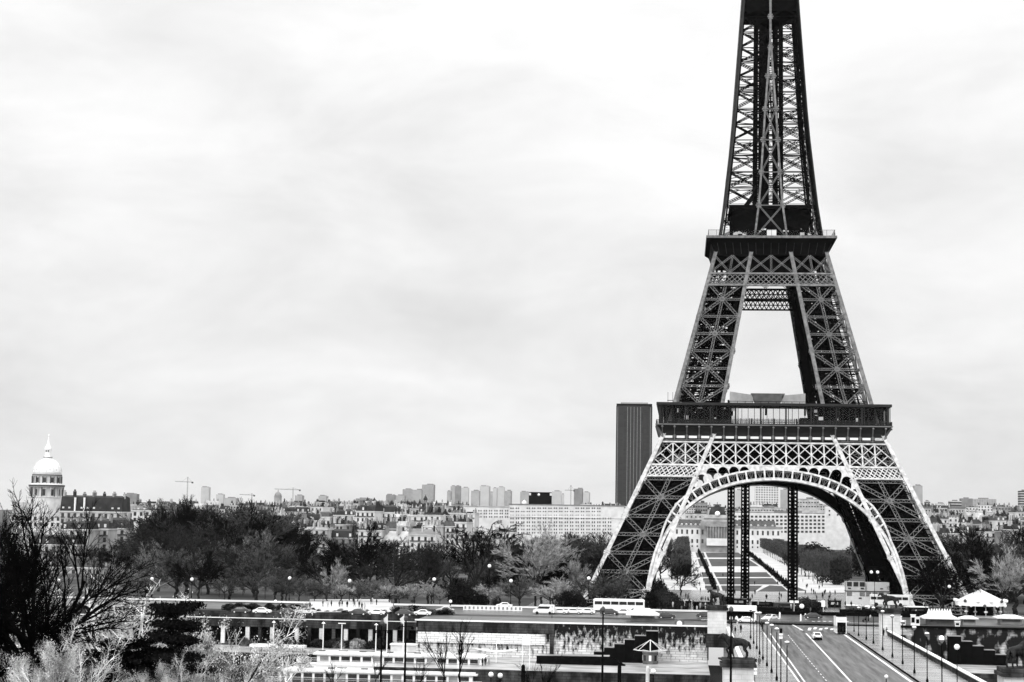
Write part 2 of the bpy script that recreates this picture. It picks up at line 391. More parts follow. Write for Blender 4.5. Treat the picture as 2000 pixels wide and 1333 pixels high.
for z, r_, th in ((51.35, 34.3, .45), (56.55, 36.25, .35)): 
    ring_slab(mb, r_, r_-1.2, z-th/2, z+th/2)
mb.build('cornice', M['iron_mid'], gal)
rb = MB(); br = MB()
br.bar((0, -34.25, 51.7), (0, -34.35, 53.6), .4, .5, (0, -1, 0)); br.bar((0, -34.35, 53.6), (0, -35.9, 56.0), .32, .5, (0, -1, .6))
br.ball((0, -36.0, 55.85), .36, 6); br.box((0, -34.3, 52.9), (.75, .75, .9))
bro = br.build('bracket', M['iron_mid'], gal); pl = MB(); pl.box((0, -34.2, 52.75), (2.5, .2, .72)); plo = pl.build('name_plate', M['white'], gal)
first = True
for a in range(4):
    r_ = rot4(a)
    for src, n_, o_ in ((bro, 19, -9), (plo, 18, -8.5)):
        for i in range(n_):
            x = (i+o_)*BAY*.985
            if abs(x) > 34.4: continue
            c = src if (a == 0 and src.get('used') is None) else src.copy()
            if c is not src: col.objects.link(c)
            else: src['used'] = 1
            c.parent = gal; c.location = r_ @ V((x, 0, 0)); c.rotation_euler = (0, 0, a*math.pi/2)
    for i in range(-88, 89):
        x = i*.405; rb.bar(r_ @ V((x, -36, 56.7)), r_ @ V((x, -36, 57.85)), .13 if i % 9 else .3, .1)
    for z in (56.95, 57.45, 57.95): rb.bar(r_ @ V((-36, -36, z)), r_ @ V((36, -36, z)), .14, .12)
for o in list(bpy.data.objects):
    if 'used' in o: del o['used']
rb.build('railing_lattice', M['iron_dull'], gal)
tx = bpy.data.curves.new('name', 'FONT'); tx.body = 'CHAPTAL'; tx.size = .72; tx.align_x = 'CENTER'; tx.align_y = 'CENTER'; tx.extrude = .03
to = bpy.data.objects.new('name', tx); tm = bpy.data.meshes.new_from_object(to); bpy.data.objects.remove(to); bpy.data.curves.remove(tx)
to = bpy.data.objects.new('lettering', tm); tm.materials.append(M['dgrey']); col.objects.link(to); to.parent = gal; to.rotation_euler = (math.pi/2, 0, 0); to.location = (8.5*BAY*.985, -34.32, 52.75)
pav = bpy.data.objects.new('glass_pavilion', None); col.objects.link(pav); pav.parent = tower
mb = MB()
for c, d in (((0, -28.5, 63), (72, 15, .8)), ((-28.5, 7.5, 63), (15, 57, .8)), ((28.5, 7.5, 63), (15, 57, .8))): mb.box(c, d)
mb.build('roof', M['iron_dull'], pav)
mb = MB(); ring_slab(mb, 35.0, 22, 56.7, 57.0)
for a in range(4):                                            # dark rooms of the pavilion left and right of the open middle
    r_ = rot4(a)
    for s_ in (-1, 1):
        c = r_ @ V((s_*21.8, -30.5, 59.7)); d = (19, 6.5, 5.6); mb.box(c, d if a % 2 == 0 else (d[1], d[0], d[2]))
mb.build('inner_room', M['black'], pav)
mb = MB(); gl = MB()
for a in range(4):
    r_ = rot4(a)
    for i in range(-18, 19):
        x = i*1.93; big = i % 4 == 2
        mb.bar(r_ @ V((x, -35.1, 57)), r_ @ V((x, -35.1, 62.6)), .5 if big else .16, .3 if big else .14, r_ @ V((0, 1, 0)))
        if big: mb.bar(r_ @ V((x+.75, -35.1, 57)), r_ @ V((x+.75, -35.1, 62.6)), .22, .2, r_ @ V((0, 1, 0)))
    mb.bar(r_ @ V((-35, -35.1, 58.3)), r_ @ V((35, -35.1, 58.3)), .1, .1)
    gl.bar(r_ @ V((-34.9, -34.9, 59.8)), r_ @ V((34.9, -34.9, 59.8)), .05, 5.5, (0, 0, 1))
mb.build('mullion', M['iron_dull'], pav); gl.build('glazing', M['glass'], pav)
mb = MB()                                                     # lit lamps and small fittings behind the glass
for x, z, w_, h_ in ((-29.4, 61, .35, 1.2), (-26.7, 58.8, 1.3, 1.2), (-24, 60.4, .25, .3), (-17.8, 58.7, .5, .4), (-12.3, 61.4, .9, .8), (-12.3, 58.4, .9, 2.2), (13, 61.2, .9, .9), (13.2, 59.9, .8, .2), (14.6, 58.9, 1.4, 1.1), (19.7, 58.7, .3, .5), (25.6, 58.6, .6, 1.2), (-14.9, 61.8, .5, .4), (-22.6, 61.8, 1.6, .2)):
    mb.box((x, -33.9, z), (w_, .2, h_))
mb.build('lamp_dot', M['white'], pav)
for u0, u1, v0, v1, m_ in ((1426, 1471, 765, 772, 'pale'), (1528, 1573, 773, 769, 'pale'), (1476, 1524, 768.5, 769, 'grey')):
    a_, b_, c_, d_ = aty(u0, v0, 12), aty(u1, v1, 12), aty(u0, 780, 12), aty(u1, 780, 12); mb = MB()
    k_ = 1.6 if m_ == 'grey' else 0
    mb.add([(a_.x-k_, 12, a_.z), (b_.x+k_, 12, b_.z), (d_.x, 12, d_.z-1.5), (c_.x, 12, c_.z-1.5), (a_.x-k_, 16, a_.z-.4), (b_.x+k_, 16, b_.z-.4), (d_.x, 16, d_.z-1.5), (c_.x, 16, c_.z-1.5)], [(3, 2, 1, 0), (4, 5, 6, 7), (0, 1, 5, 4), (1, 2, 6, 5), (3, 0, 4, 7), (2, 3, 7, 6)]); mb.build('roof_canopy', M[m_], pav)
for x in (-12.5, 0, 13): mb = MB(); mb.box((x, 14, 65), (.6, 1, 5)); mb.build('canopy_post', M['iron_dark'], pav)
mb = MB()
for z in (64.1, 64.9): mb.bar((-13, -20, z), (14, -20, z), .14, .14)
for i in range(12): mb.bar((-13+i*2.45, -20, 63.4), (-13+i*2.45, -20, 65), .14, .14)
mb.box((0, -19.5, 63.7), (27, .5, .6))
mb.build('roof_rail', M['iron_dark'], pav)
mb = MB()
for x in (-32.5, -31, -30.2): mb.bar((x, -30, 63.4), (x, -30, 66.9), .12, .12)
mb.box((-31.4, -30, 64.3), (2.6, 1.2, .15)); mb.build('mast', M['iron_dull'], pav)
# ---------------- the bands under the second gallery
up2 = bpy.data.objects.new('second_gallery', None); col.objects.link(up2); up2.parent = tower
for k in range(4):
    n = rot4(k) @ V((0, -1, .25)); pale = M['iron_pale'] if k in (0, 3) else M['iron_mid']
    mb = MB()
    z0, z1 = 102.4, 105.6
    for z, th in ((z0-.3, .65), (z1+.3, .55)): mb.bar(S(k, -Wf(z), z, .35), S(k, Wf(z), z, .35), th, .5, n)
    m = 24
    for i in range(m):
        f = lambda t, z: -Wf(z)+2*Wf(z)*t
        for r_ in range(2):
            za, zc = z0+(z1-z0)*r_/2, z0+(z1-z0)*(r_+1)/2
            mb.bar(S(k, f(i/m, za), za, .3), S(k, f((i+1)/m, zc), zc, .3), .2, .2, n); mb.bar(S(k, f((i+1)/m, za), za, .3), S(k, f(i/m, zc), zc, .3), .2, .2, n)
    mb.build('lattice_girder', M['iron_light'] if k in (0, 3) else M['iron_dull'], up2)  # front and left lighter, right and back darker: sun side put into the tone
    mb = MB(); za, zb = 106.3, 112.0
    for l0, l1 in ((-1, -.36), (-.36, .36), (.36, 1)):
        for a, b in ((l0, (l0+l1)/2), ((l0+l1)/2, l1)):
            mb.lat(S(k, a*Wf(za), za, .2), S(k, b*Wf(zb), zb, .2), .6, .13, n); mb.lat(S(k, b*Wf(za), za, .2), S(k, a*Wf(zb), zb, .2), .6, .13, n)
            c = S(k, (a+b)/2*Wf((za+zb)/2), (za+zb)/2, .3); mb.ball(c, .42, 5)
        c0 = (l0+l1)/2; mb.lat(S(k, c0*Wf(za), za, .2), S(k, c0*Wf(zb), zb, .2), .6, .13, n)
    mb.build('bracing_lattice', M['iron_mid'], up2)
mb = MB()
mb.box((0, 0, 112.8), (33, 33, 1.0)); mb.box((0, 0, 109), (27, 27, 5.5))
for k in (0, 1, 2, 3):
    r_ = rot4(k)
    for z in (97.9, 101): mb.bar(r_ @ V((-12, -12 if k == 2 else -17.5, z)), r_ @ V((12, -12 if k == 2 else -17.5, z)), .6, .5)
    for i in range(16):
        x0, x1 = -12+i*1.5, -12+(i+1)*1.5; y = -12 if k == 2 else -17.5
        mb.bar(r_ @ V((x0, y, 98)), r_ @ V((x1, y, 101)), .3, .3); mb.bar(r_ @ V((x1, y, 98)), r_ @ V((x0, y, 101)), .3, .3); mb.bar(r_ @ V((x0, y, 99.5)), r_ @ V((x1, y, 99.5)), .25, .3)
mb.build('inner_frame', M['iron_dark'], up2)
mb = MB(); prof = [(17.9, 112.2), (18.1, 113.2), (18.2, 114.2), (18.7, 115.4), (19.6, 116.5), (20.4, 117.1), (20.6, 117.3)]
for (r0, z0), (r1, z1) in zip(prof, prof[1:]):
    for a in range(4):
        c0, c1 = r0-.0, r1-0.0
        q = [rot4(a) @ V(p) for p in ((-c0, -c0, z0), (c0, -c0, z0), (c1, -c1, z1), (-c1, -c1, z1))]; mb.quad(*q)
ring_slab(mb, 18.2, 15, 112.05, 112.4)
mb.build('cornice', M['iron_dark'], up2)
mb = MB()
for a in range(4):
    for i in range(-7, 8): mb.bar(rot4(a) @ V((i*2.35, -18.05, 112.5)), rot4(a) @ V((i*2.45, -19.2, 115.9)), .18, .3, rot4(a) @ V((0, -1, .3)))
mb.build('cornice_rib', M['iron_dull'], up2)
mb = MB(); ring_slab(mb, 20.75, 17.5, 117.3, 118.1); mb.build('parapet', M['iron_light'], up2)
mb = MB(); gl = MB()
for a in range(4):
    r_ = rot4(a)
    for i in range(-8, 9): mb.bar(r_ @ V((i*2.5, -20.2, 118.1)), r_ @ V((i*2.5, -20.0, 120.0)), .1, .1)
    mb.bar(r_ @ V((-20.2, -20, 120)), r_ @ V((20.2, -20, 120)), .1, .1); gl.bar(r_ @ V((-20, -20.1, 119)), r_ @ V((20, -20.1, 119)), .04, 1.8, (0, 0, 1))
mb.build('safety_rail', M['iron_dark'], up2); gl.build('glass_screen', M['glass'], up2)
mb = MB(); mb.box((0, 0, 123), (25, 25, 9.6)); mb.box((0, -1, 128.6), (26.5, 25.5, 1.2)); mb.box((-7, 0, 130), (9, 12, 1.2)); mb.box((9, 0, 130), (7, 12, 1.2))
mb.bar((-9, -12.9, 127.5), (-5, -12.9, 133), 1.4, .6, (0, 1, 0)); mb.build('lift_hall', M['iron_dark'], up2)
mb = MB()
for x, z, s_ in ((-11.2, 117.3, 1.0), (-8.3, 117.2, .9), (-9.8, 117.6, .8), (-2.6, 118.6, .5), (-3.3, 118, .45), (-1.9, 118, .45), (4.4, 118.2, .45), (5.6, 118.1, .4), (10, 118.7, .35), (10.2, 117.2, .9), (12.6, 117.2, .8), (.2, 116.9, 2.0), (17, 117.9, .35), (-15.5, 118.4, .3)):
    mb.box((x, -13.2 if abs(x) > 2 else -17.3, z+2.6), (s_*1.5, .3, s_))
mb.build('lit_counter_dot', M['white'], up2)
# ---------------- the tapering shaft above the second gallery
sh = bpy.data.objects.new('upper_shaft', None); col.objects.link(sh); sh.parent = tower
ZN = [118, 128.9, 140, 150.9, 161.3, 172.5, 182.3, 192.9, 203.5, 214, 225, 237, 249, 262, 275]
for k in range(4):
    n = rot4(k) @ V((0, -1, .07))
    for s_ in (-1, 1):
        mb = MB()
        for a, b in zip(ZN, ZN[1:]): mb.bar(S(k, s_*Wf(a), a, -.3), S(k, s_*Wf(b), b, -.3), .95, .6, n)
        if s_ == -1 or True: mb.build('corner_post', M['iron_dull'] if k != 1 else M['iron_dark'], sh)  # right face posts darker, the shaded side put into the tone
    for s_ in (-1, 1):
        mb = MB(); q = [z for z in ZN if z < 182]+[184]
        for a, b in zip(q, q[1:]): mb.bar(S(k, s_*max(.16, If(a)), a, .2), S(k, s_*max(.16, If(b)), b, .2), .62, .5, n)
        for z in ZN[1:8]:
            if s_ == 1 and If(z) < .3: continue
            for o in (-.6, 0, .6): mb.bar(S(k, s_*If(z)-(1.0-abs(o)*.4), z+o, .35), S(k, s_*If(z)+(1.0-abs(o)*.4), z+o, .35), .38, .4, n)
        mb.build('middle_post', M['iron_light'], sh)
    mb = MB(); mb.bar(S(k, 0, 184, .2), S(k, 0, 275, .2), .7, .5, n); mb.build('centre_post', M['iron_light'], sh)
    mb = MB()
    for a, b in zip(ZN, ZN[1:]):
        for s_ in (-1, 1):
            a0, a1, b0, b1 = If(a), If(b), Wf(a), Wf(b)
            wd = .5; zc = a+(b-a)*.62
            def F(t, z): return S(k, s_*(If(z)*(1-t)+Wf(z)*t), z)
            for p_, q_ in ((0, 1), (1, 0)):
                mb.lat(F(p_, a), F(q_, (a+b)/2), .62, .2, n, lace=.1, step=1.3); mb.lat(F(p_, (a+b)/2), F(q_, b), .62, .2, n, lace=.1, step=1.3)
            mb.bar(F(0, b), F(1, b), .3, .2, n); mb.bar(F(0, b-1), F(1, b-1), .18, .2, n); mb.bar(F(0, (a+b)/2), F(1, (a+b)/2), .14, .2, n)
            for _ in range(4): t0 = rnd.random(); t1 = rnd.random(); mb.bar(F(t0, b-2.6*rnd.random()), F(t1, b-2.6*rnd.random()), .2, .3, n)
    if k in (1, 2):                                           # dark strips added to blacken the right and back faces
        for s_ in (-1, 1):
            for t in ((.45, .86) if k == 1 else (.9,)):
                for a, b in zip(ZN, ZN[1:]): mb.bar(S(k, s_*(If(a)*(1-t)+Wf(a)*t), a, -.5), S(k, s_*(If(b)*(1-t)+Wf(b)*t), b, -.5), .75 if k == 1 else .6, .3, n)
    mb.build('side_lattice', M['iron_dark'], sh)
    mb = MB()
    for a, b in zip(ZN[:7], ZN[1:7]):
        if If(a) < .9: continue
        mb.lat(S(k, -If(a), a, .1), S(k, If(b), b, .1), .5, .14, n); mb.lat(S(k, If(a), a, .1), S(k, -If(b), b, .1), .5, .14, n); mb.bar(S(k, -If(b), b, .1), S(k, If(b), b, .1), .3, .2, n)
    mb.build('centre_lattice', M['iron_mid'], sh)
mb = MB()
for x, y, d in ((-4.6, 3, 1.3), (4.4, 3, 1.3), (-2.0, -2, 1.7), (1.9, -1, 1.3), (-.3, 4.5, 1.2), (-4.4, -4, .9), (3.5, -4.2, .7), (-2.9, 5, .8), (3.0, 5, .8)):
    mb.bar((x, y, 122), (x*.93, y*.93, 200), d, d); 
    if abs(x) < 3: mb.bar((x*.8, y*.8, 198), (x*.5, y*.5, 274), d*.6, d*.6)
z = 122
while z < 196:
    k = Wf(z)*.92
    for _ in range(2):
        s_ = rnd.choice((-1, 1)); y = rnd.uniform(-.8, .8)*k
        if (z-128.9) % 10.8 > 7.6: mb.bar((s_*1, y, z), (s_*k, y, z+rnd.uniform(-1, 1)), rnd.uniform(.15, .35), .2)
        mb.bar((-4.5, y*.4, z), (4.5, y*.4, z+rnd.uniform(-1, 1)), rnd.uniform(.1, .3), .2)
    z += .8
mb.build('lift_shaft', M['iron_dark'], sh)
mb = MB(); mb.box((0, 0, 197.3), (16.6, 16.6, 4.5)); mb.lathe([(7.5, 0), (5.2, -2.2), (3.5, -3.3)], (0, 0, 195), 12)
mb.build('platform', M['iron_dark'], sh); mb = MB(); mb.box((0, 0, 276.5), (17, 17, 5)); mb.lathe([(5, 0), (4, 6), (2.5, 10), (1, 14), (.4, 30)], (0, 0, 279), 10)
mb.build('summit', M['iron_dark'], sh)
# ---------------- temporary lattice masts standing under the first gallery
for i, (u, wd, lab) in enumerate(((1427, 1.9, 'slimmest dark lattice mast under the arch, leftmost of the three'), (1455, 2.4, 'dark lattice mast under the arch, the middle one of the three'), (1548, 2.7, 'stoutest dark lattice mast under the arch, standing apart on the right'))):
    b = aty(u, 1160, -12 if i != 1 else 14); t = thing('lattice_mast', lab, 'mast', (b.x, b.y, 0), 0, 'lattice masts under the tower arch')
    mb = MB()
    for sx in (-1, 1):
        for sy in (-1, 1): mb = MB(); mb.bar((sx*wd/2, sy*wd/2, 0), (sx*wd/2, sy*wd/2, 50), .42, .42); mb.build('post', M['iron_dark'], t)
    mb = MB(); z = 0
    while z < 49:
        for s_ in (-1, 1):
            mb.bar((-wd/2, s_*wd/2, z), (wd/2, s_*wd/2, z+1.2), .2, .2); mb.bar((-wd/2, s_*wd/2, z), (wd/2, s_*wd/2, z), .2, .2)
            mb.bar((s_*wd/2, -wd/2, z), (s_*wd/2, wd/2, z+1.2), .2, .2); mb.bar((wd/2, s_*wd/2, z), (-wd/2, s_*wd/2, z+1.2), .2, .2)
        z += 1.2
    mb.bar((0, 0, 0), (0, 0, 50), wd*.45, wd*.4); mb.build('lacing_lattice', M['iron_dark'], t)
# ================================================================ ground, river, quays, bridge, gardens
M['gravel'] = mat('pale gravel', .42, .9, .22, .08)
M['earth'] = mat('park ground', .045, .9, .8, .045)
M['asphalt'] = mat('worn asphalt', .078, .5, .7, .6, .4, 10, vec=(2.6, .12, 1))
M['road2'] = mat('wet asphalt', .05, .3, .9, .3, .5, 8, vec=(.4, 1, 1))
M['pave'] = mat('wet paving', .27, .22, .45, .5, .5, vec=(.15, 1, 1))
M['fore'] = mat('wet forecourt', .16, .25, .85, .16, .6, vec=(.5, 1, 1))
M['lawn'] = mat('winter lawn', .065, .95, .35, .12, .05)
M['mark'] = mat('road paint', .62, .6, .25, 1.5)
def stone(name, lo, hi, sc, vec, blk=None, thr=(.38, .62), rough=.85):
    m = mat(name, .5, rough, .2, sc, .15, 6, vec=vec); t = m.node_tree
    r = [n for n in t.nodes if n.bl_idname == 'ShaderNodeValToRGB'][0]
    r.color_ramp.elements[0].color = (lo,)*3+(1,); r.color_ramp.elements[1].color = (hi,)*3+(1,); r.color_ramp.elements[0].position, r.color_ramp.elements[1].position = thr
    if blk:
        b = t.nodes.new('ShaderNodeTexBrick'); b.inputs['Scale'].default_value = 1; b.inputs['Brick Width'].default_value = blk[0]; b.inputs['Row Height'].default_value = blk[1]; b.inputs['Mortar Size'].default_value = .05
        b.inputs['Color1'].default_value = (1, 1, 1, 1); b.inputs['Color2'].default_value = (.72, .72, .72, 1); b.inputs['Mortar'].default_value = (.35, .35, .35, 1)
        g = t.nodes.new('ShaderNodeNewGeometry'); sx = t.nodes.new('ShaderNodeSeparateXYZ'); cx = t.nodes.new('ShaderNodeCombineXYZ'); ad = t.nodes.new('ShaderNodeMath'); ad.operation = 'ADD'
        t.links.new(g.outputs['Position'], sx.inputs[0]); t.links.new(sx.outputs[0], ad.inputs[0]); t.links.new(sx.outputs[1], ad.inputs[1]); t.links.new(ad.outputs[0], cx.inputs[0]); t.links.new(sx.outputs[2], cx.inputs[1]); t.links.new(cx.outputs[0], b.inputs['Vector'])
        mx = t.nodes.new('ShaderNodeMix'); mx.data_type = 'RGBA'; mx.blend_type = 'MULTIPLY'; mx.inputs[0].default_value = 1
        t.links.new(r.outputs[0], mx.inputs[6]); t.links.new(b.outputs['Color'], mx.inputs[7]); t.links.new(mx.outputs[2], t.nodes['Principled BSDF'].inputs['Base Color'])
    return m
M['stain'] = stone('stained quay stone', .006, .66, 1.3, (1.1, 1.1, .5), (2.0, .55), (.42, .6))
def weather(m, k, z0):                                        # soot gathered towards the coping, washed stone below
    t = m.node_tree; n = [x for x in t.nodes if x.bl_idname == 'ShaderNodeTexNoise'][0]; r = [x for x in t.nodes if x.bl_idname == 'ShaderNodeValToRGB'][0]; n.inputs['Detail'].default_value = 9; n.inputs['Roughness'].default_value = .62
    g = t.nodes.new('ShaderNodeNewGeometry'); sx = t.nodes.new('ShaderNodeSeparateXYZ'); a = t.nodes.new('ShaderNodeMath'); a.operation = 'MULTIPLY_ADD'; b = t.nodes.new('ShaderNodeMath'); b.operation = 'ADD'
    t.links.new(g.outputs['Position'], sx.inputs[0]); t.links.new(sx.outputs['Z'], a.inputs[0]); a.inputs[1].default_value = -k; a.inputs[2].default_value = z0*k; t.links.new(a.outputs[0], b.inputs[0]); t.links.new(n.outputs['Fac'], b.inputs[1]); t.links.new(b.outputs[0], r.inputs[0])
weather(M['stain'], .045, -.6)
M['stain_glare'] = stone('black wet stone with painted reflections', .004, .5, .55, (1, 1, .6), (1.9, .6), (.52, .68), .4)  # pale blotches put bright reflections into the wall's colour
M['pale_glare'] = stone('bright stone with painted glare', .1, .8, .3, (.6, 1, 1.6), (2.0, .55), (.2, .42))
M['stone'] = stone('pale dressed stone', .46, .68, .5, (1, 1, 1), (1.6, .7), (.3, .7))
_b = [n for n in M['stone'].node_tree.nodes if n.bl_idname == 'ShaderNodeTexBrick'][0]; _b.inputs['Color2'].default_value = (.92, .92, .92, 1); _b.inputs['Mortar'].default_value = (.72, .72, .72, 1); _b.inputs['Mortar Size'].default_value = .03
M['darkstone'] = stone('blackened stone', .008, .1, .5, (1, 1, .5), (1.8, .6), (.4, .8))
M['cobble'] = stone('wet quay paving', .16, .5, .25, (.5, 1.2, 1), None, (.35, .65), .3)
wm = mat('river water', .03, .08, .3, .3, .5, vec=(.25, 1, 1), bump=.25); M['water'] = wm
def sheet(name, pts, m, kind='structure', z=None):
    mb = MB(); vs = [(p[0], p[1], p[2] if z is None else z) for p in pts]; mb.add(vs, [tuple(range(len(vs)))]); o = mb.build(name, m); tag(o, kind=kind); return o
ZQ = 3.6
mb = MB(); xs_ = [-9000, -400, -88, -20.5, 20.5, 400, 9000]
rows = [(-60, .0), (14500, 0)]
def gz(y): return 0 if y > -40 else (ZQ if y < -120 else ZQ*(-40-y)/80)
ys_ = [-166, -150, -120, -100, -80, -60, -40, 0, 14500]
grid = [[(-9000, y, gz(y)), (9000, y, gz(y))] for y in ys_]; mb.v = [p for r in grid for p in r]; mb.f = [(2*i, 2*i+1, 2*i+3, 2*i+2) for i in range(len(ys_)-1)]
tag(mb.build('ground', M['earth']), kind='structure')
sheet('water', [(-1500, -420, -7), (1500, -420, -7), (1500, -160, -7), (-1500, -160, -7)], M['water'])
mb = MB(); mb.v = [(-1500, -1200, 10), (1500, -1200, 10), (1500, -560, 10), (-1500, -560, 10), (1500, -420, 3.4), (-1500, -420, 3.4), (1500, -346, 2.4), (-1500, -346, 2.4), (1500, -345.5, -8), (-1500, -345.5, -8)]
mb.f = [(0, 1, 2, 3), (3, 2, 4, 5), (5, 4, 6, 7), (7, 6, 8, 9)]; tag(mb.build('garden_bank', M['earth']), kind='structure')
# upper quay between the bridge and the left arcade, its street and pavements
mb = MB(); mb.prism([(-88, -184), (-21.8, -184), (-21.8, -166.01), (-88, -166.01)], -4, ZQ); tag(mb.build('upper_quay', M['road2']), kind='structure')
sheet('quay_street', [(-420, -158), (420, -158), (420, -128), (-420, -128)], M['road2'], z=ZQ+.012)
sheet('pavement', [(-420, -126), (420, -126), (420, -116), (-420, -116)], M['gravel'], z=ZQ+.13)
mb = MB(); mb.v = [(-75, -100, ZQ+.1), (75, -100, 2.75), (75, -40, .05), (-75, -40, .05), (75, 108, .05), (-75, 108, .05)]; mb.v[0] = (-75, -100, 2.75); mb.f = [(0, 1, 2, 3), (3, 2, 4, 5)]; tag(mb.build('tower_forecourt', M['fore']), kind='structure')
for nm, x0, x1, y0, y1 in (('lower_quay', -420, -92, -188, -166.2), ('lower_quay', -92, -22, -217, -184.2), ('lower_quay', 22, 420, -196, -166.3)):
    mb = MB(); mb.prism([(x0, y0), (x1, y0), (x1, y1), (x0, y1)], -8, -4.4); tag(mb.build(nm, M['cobble']), kind='structure')
for i, (x0, x1, y) in enumerate(((-420, -92, -188.1), (-92, -22, -217.1), (22, 420, -196.1))):      # dark river edges of the quays
    mb = MB(); mb.box(((x0+x1)/2, y-.2, -6.05), (x1-x0, .5, 3.2)); o = mb.build('quay_edge', M['darkstone'])
    tag(o, ('blackened river edge of the landing quay behind the moored boat', 'blackened river edge of the quay below the stained wall', 'blackened river edge of the quay beyond the bridge')[i], 'quay edge')
sheet('plaza', [at(600, 1197, ZQ+.02), at(775, 1197, ZQ+.02), at(760, 1172, ZQ+.02), at(605, 1172, ZQ+.02)], M['gravel'], z=ZQ+.16)
# ---- walls
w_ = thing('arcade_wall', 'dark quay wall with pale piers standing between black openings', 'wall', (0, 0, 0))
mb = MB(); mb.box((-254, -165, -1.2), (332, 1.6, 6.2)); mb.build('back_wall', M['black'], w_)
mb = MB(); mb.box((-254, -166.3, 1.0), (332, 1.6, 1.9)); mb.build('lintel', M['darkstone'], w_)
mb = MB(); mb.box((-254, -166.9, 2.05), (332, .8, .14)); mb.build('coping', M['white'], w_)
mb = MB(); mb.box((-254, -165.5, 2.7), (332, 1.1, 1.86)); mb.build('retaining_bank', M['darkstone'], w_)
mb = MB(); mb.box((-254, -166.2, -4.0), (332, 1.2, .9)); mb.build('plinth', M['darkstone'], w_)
pr = None
for i, u in enumerate(range(436, 880, 24)):
    p = aty(u, 1230, -166.6); mb = MB(); mb.box((0, 0, -1.9), (.95 if i % 2 == 0 else .8, .7, 4.2)); o = mb.build('pier', M['stone'] if i % 2 == 0 else M['darkstone'], w_); o.location = (p.x, -166.6, 0)
w_ = thing('quay_wall', 'tall stained stone quay wall left of the bridge', 'wall')
mb = MB(); mb.box((-55, -184.4, -.5), (66, .8, 7.8)); mb.build('stone_face', M['stain'], w_)
mb = MB(); mb.box((-55, -184.7, 3.6), (66.6, .75, .3)); mb.build('coping', M['white'], w_)
mb = MB(); mb.box((-72, -184.95, 2.2), (31, .5, 2.2)); mb.build('dark_frieze', M['darkstone'], w_)  # dark stone band below the coping
mb = MB(); mb.box((-73, -185.1, -.2), (29, .5, 2.3)); mb.build('glare_band', M['pale_glare'], w_)  # reflected light on the wall, painted as a bright stone band
for x in (-57, -22.6):
    mb = MB(); mb.box((x, -185.0, -.6), (.9, .8, 7.6)); mb.build('buttress', M['darkstone'] if x < -30 else M['stain'], w_)
w_ = thing('quay_wall', 'dark reflective stone quay wall right of the bridge', 'wall')
mb = MB(); mb.box((222, -166.6, -.5), (400, .8, 7.8)); mb.build('stone_face', M['stain_glare'], w_)
mb = MB(); mb.box((222, -166.8, 3.5), (400, 1.3, .5)); mb.build('coping', M['black'], w_)
# ---- stepped stairs climbing to the bridge
def stair(us, y, lab, sgn):
    t = thing('quay_stair', lab, 'stair')
    for u0, u1, v in us:
        a, b = aty(u0, v, y), aty(u1, v, y); mb = MB(); mb.box(((a.x+b.x)/2, y, (a.z-4.4)/2), (b.x-a.x-.04, 2.6, a.z+4.4)); mb.build('stair_block', M['black'], t)
        mb = MB(); mb.box(((a.x+b.x)/2, y, a.z+.09), (b.x-a.x, 2.7, .08)); mb.build('coping', M['grey'], t)
stair(((1160, 1180, 1273), (1180, 1200, 1265), (1200, 1220, 1258), (1220, 1240, 1249.5), (1240, 1262, 1242), (1262, 1286, 1233)), -190, 'black stepped stair blocks climbing the wall left of the bridge', 1)
stair(((1851, 1876, 1243), (1876, 1898, 1253), (1898, 1920, 1262), (1920, 1942, 1270), (1942, 1966, 1279)), -172, 'black stepped stair blocks descending the wall right of the bridge', -1)
t = thing('quay_ramp', 'long low black ramp wall with white top below the stained wall', 'ramp')
a, b = aty(1048, 1281, -200), aty(1190, 1283, -200); mb = MB(); mb.add([(a.x, -200, a.z), (b.x, -200, b.z), (b.x+3.5, -200, -4.4), (a.x, -200, -4.4), (a.x, -197, a.z), (b.x, -197, b.z), (b.x+3.5, -197, -4.4), (a.x, -197, -4.4)], [(0, 1, 2, 3), (7, 6, 5, 4), (0, 4, 5, 1), (1, 5, 6, 2), (3, 2, 6, 7), (0, 3, 7, 4)]); mb.build('ramp_side', M['black'], t)
mb = MB(); mb.bar((a.x, -198.5, a.z+.06), (b.x, -198.5, b.z+.06), 3.2, .12, (0, 0, 1)); mb.build('ramp_top', M['cobble'], t)
# ---- the bridge
BX0, BX1, BY0, BY1, ZB = -17.6, 17.8, -345, -183, 2.5
br_ = thing('stone_bridge', 'wide stone river bridge carrying the road and two pavements', 'bridge')
mb = MB(); mb.box((.1, (BY0+BY1)/2, 1.6), (35.4, BY1-BY0, 1.5)); mb.build('deck', M['stone'], br_)
for i in range(5):                                            # segmental arches on piers
    y0 = BY0+i*32.4; mb = MB(); pts = []
    for j in range(13): t = j/12; pts.append((y0+2+t*28.4, -5.0+5.2*math.sin(math.pi*t)))
    for (ya, za), (yb, zb) in zip(pts, pts[1:]):
        for x in (BX0+.3, BX1-.3): mb.add([(x-.3, ya, za), (x-.3, yb, zb), (x-.3, yb, 1.0), (x-.3, ya, 1.0), (x+.3, ya, za), (x+.3, yb, zb), (x+.3, yb, 1.0), (x+.3, ya, 1.0)], [(0, 1, 2, 3), (7, 6, 5, 4), (0, 4, 5, 1), (3, 2, 6, 7)])
        mb.quad((BX0, ya, za), (BX0, yb, zb), (BX1, yb, zb), (BX1, ya, za))
    mb.build('span', M['stone'], br_)
    mb = MB(); mb.box((.1, y0+32.4-.2, -3.4), (37, 4, 8.6)); mb.build('river_pier', M['stone'], br_)
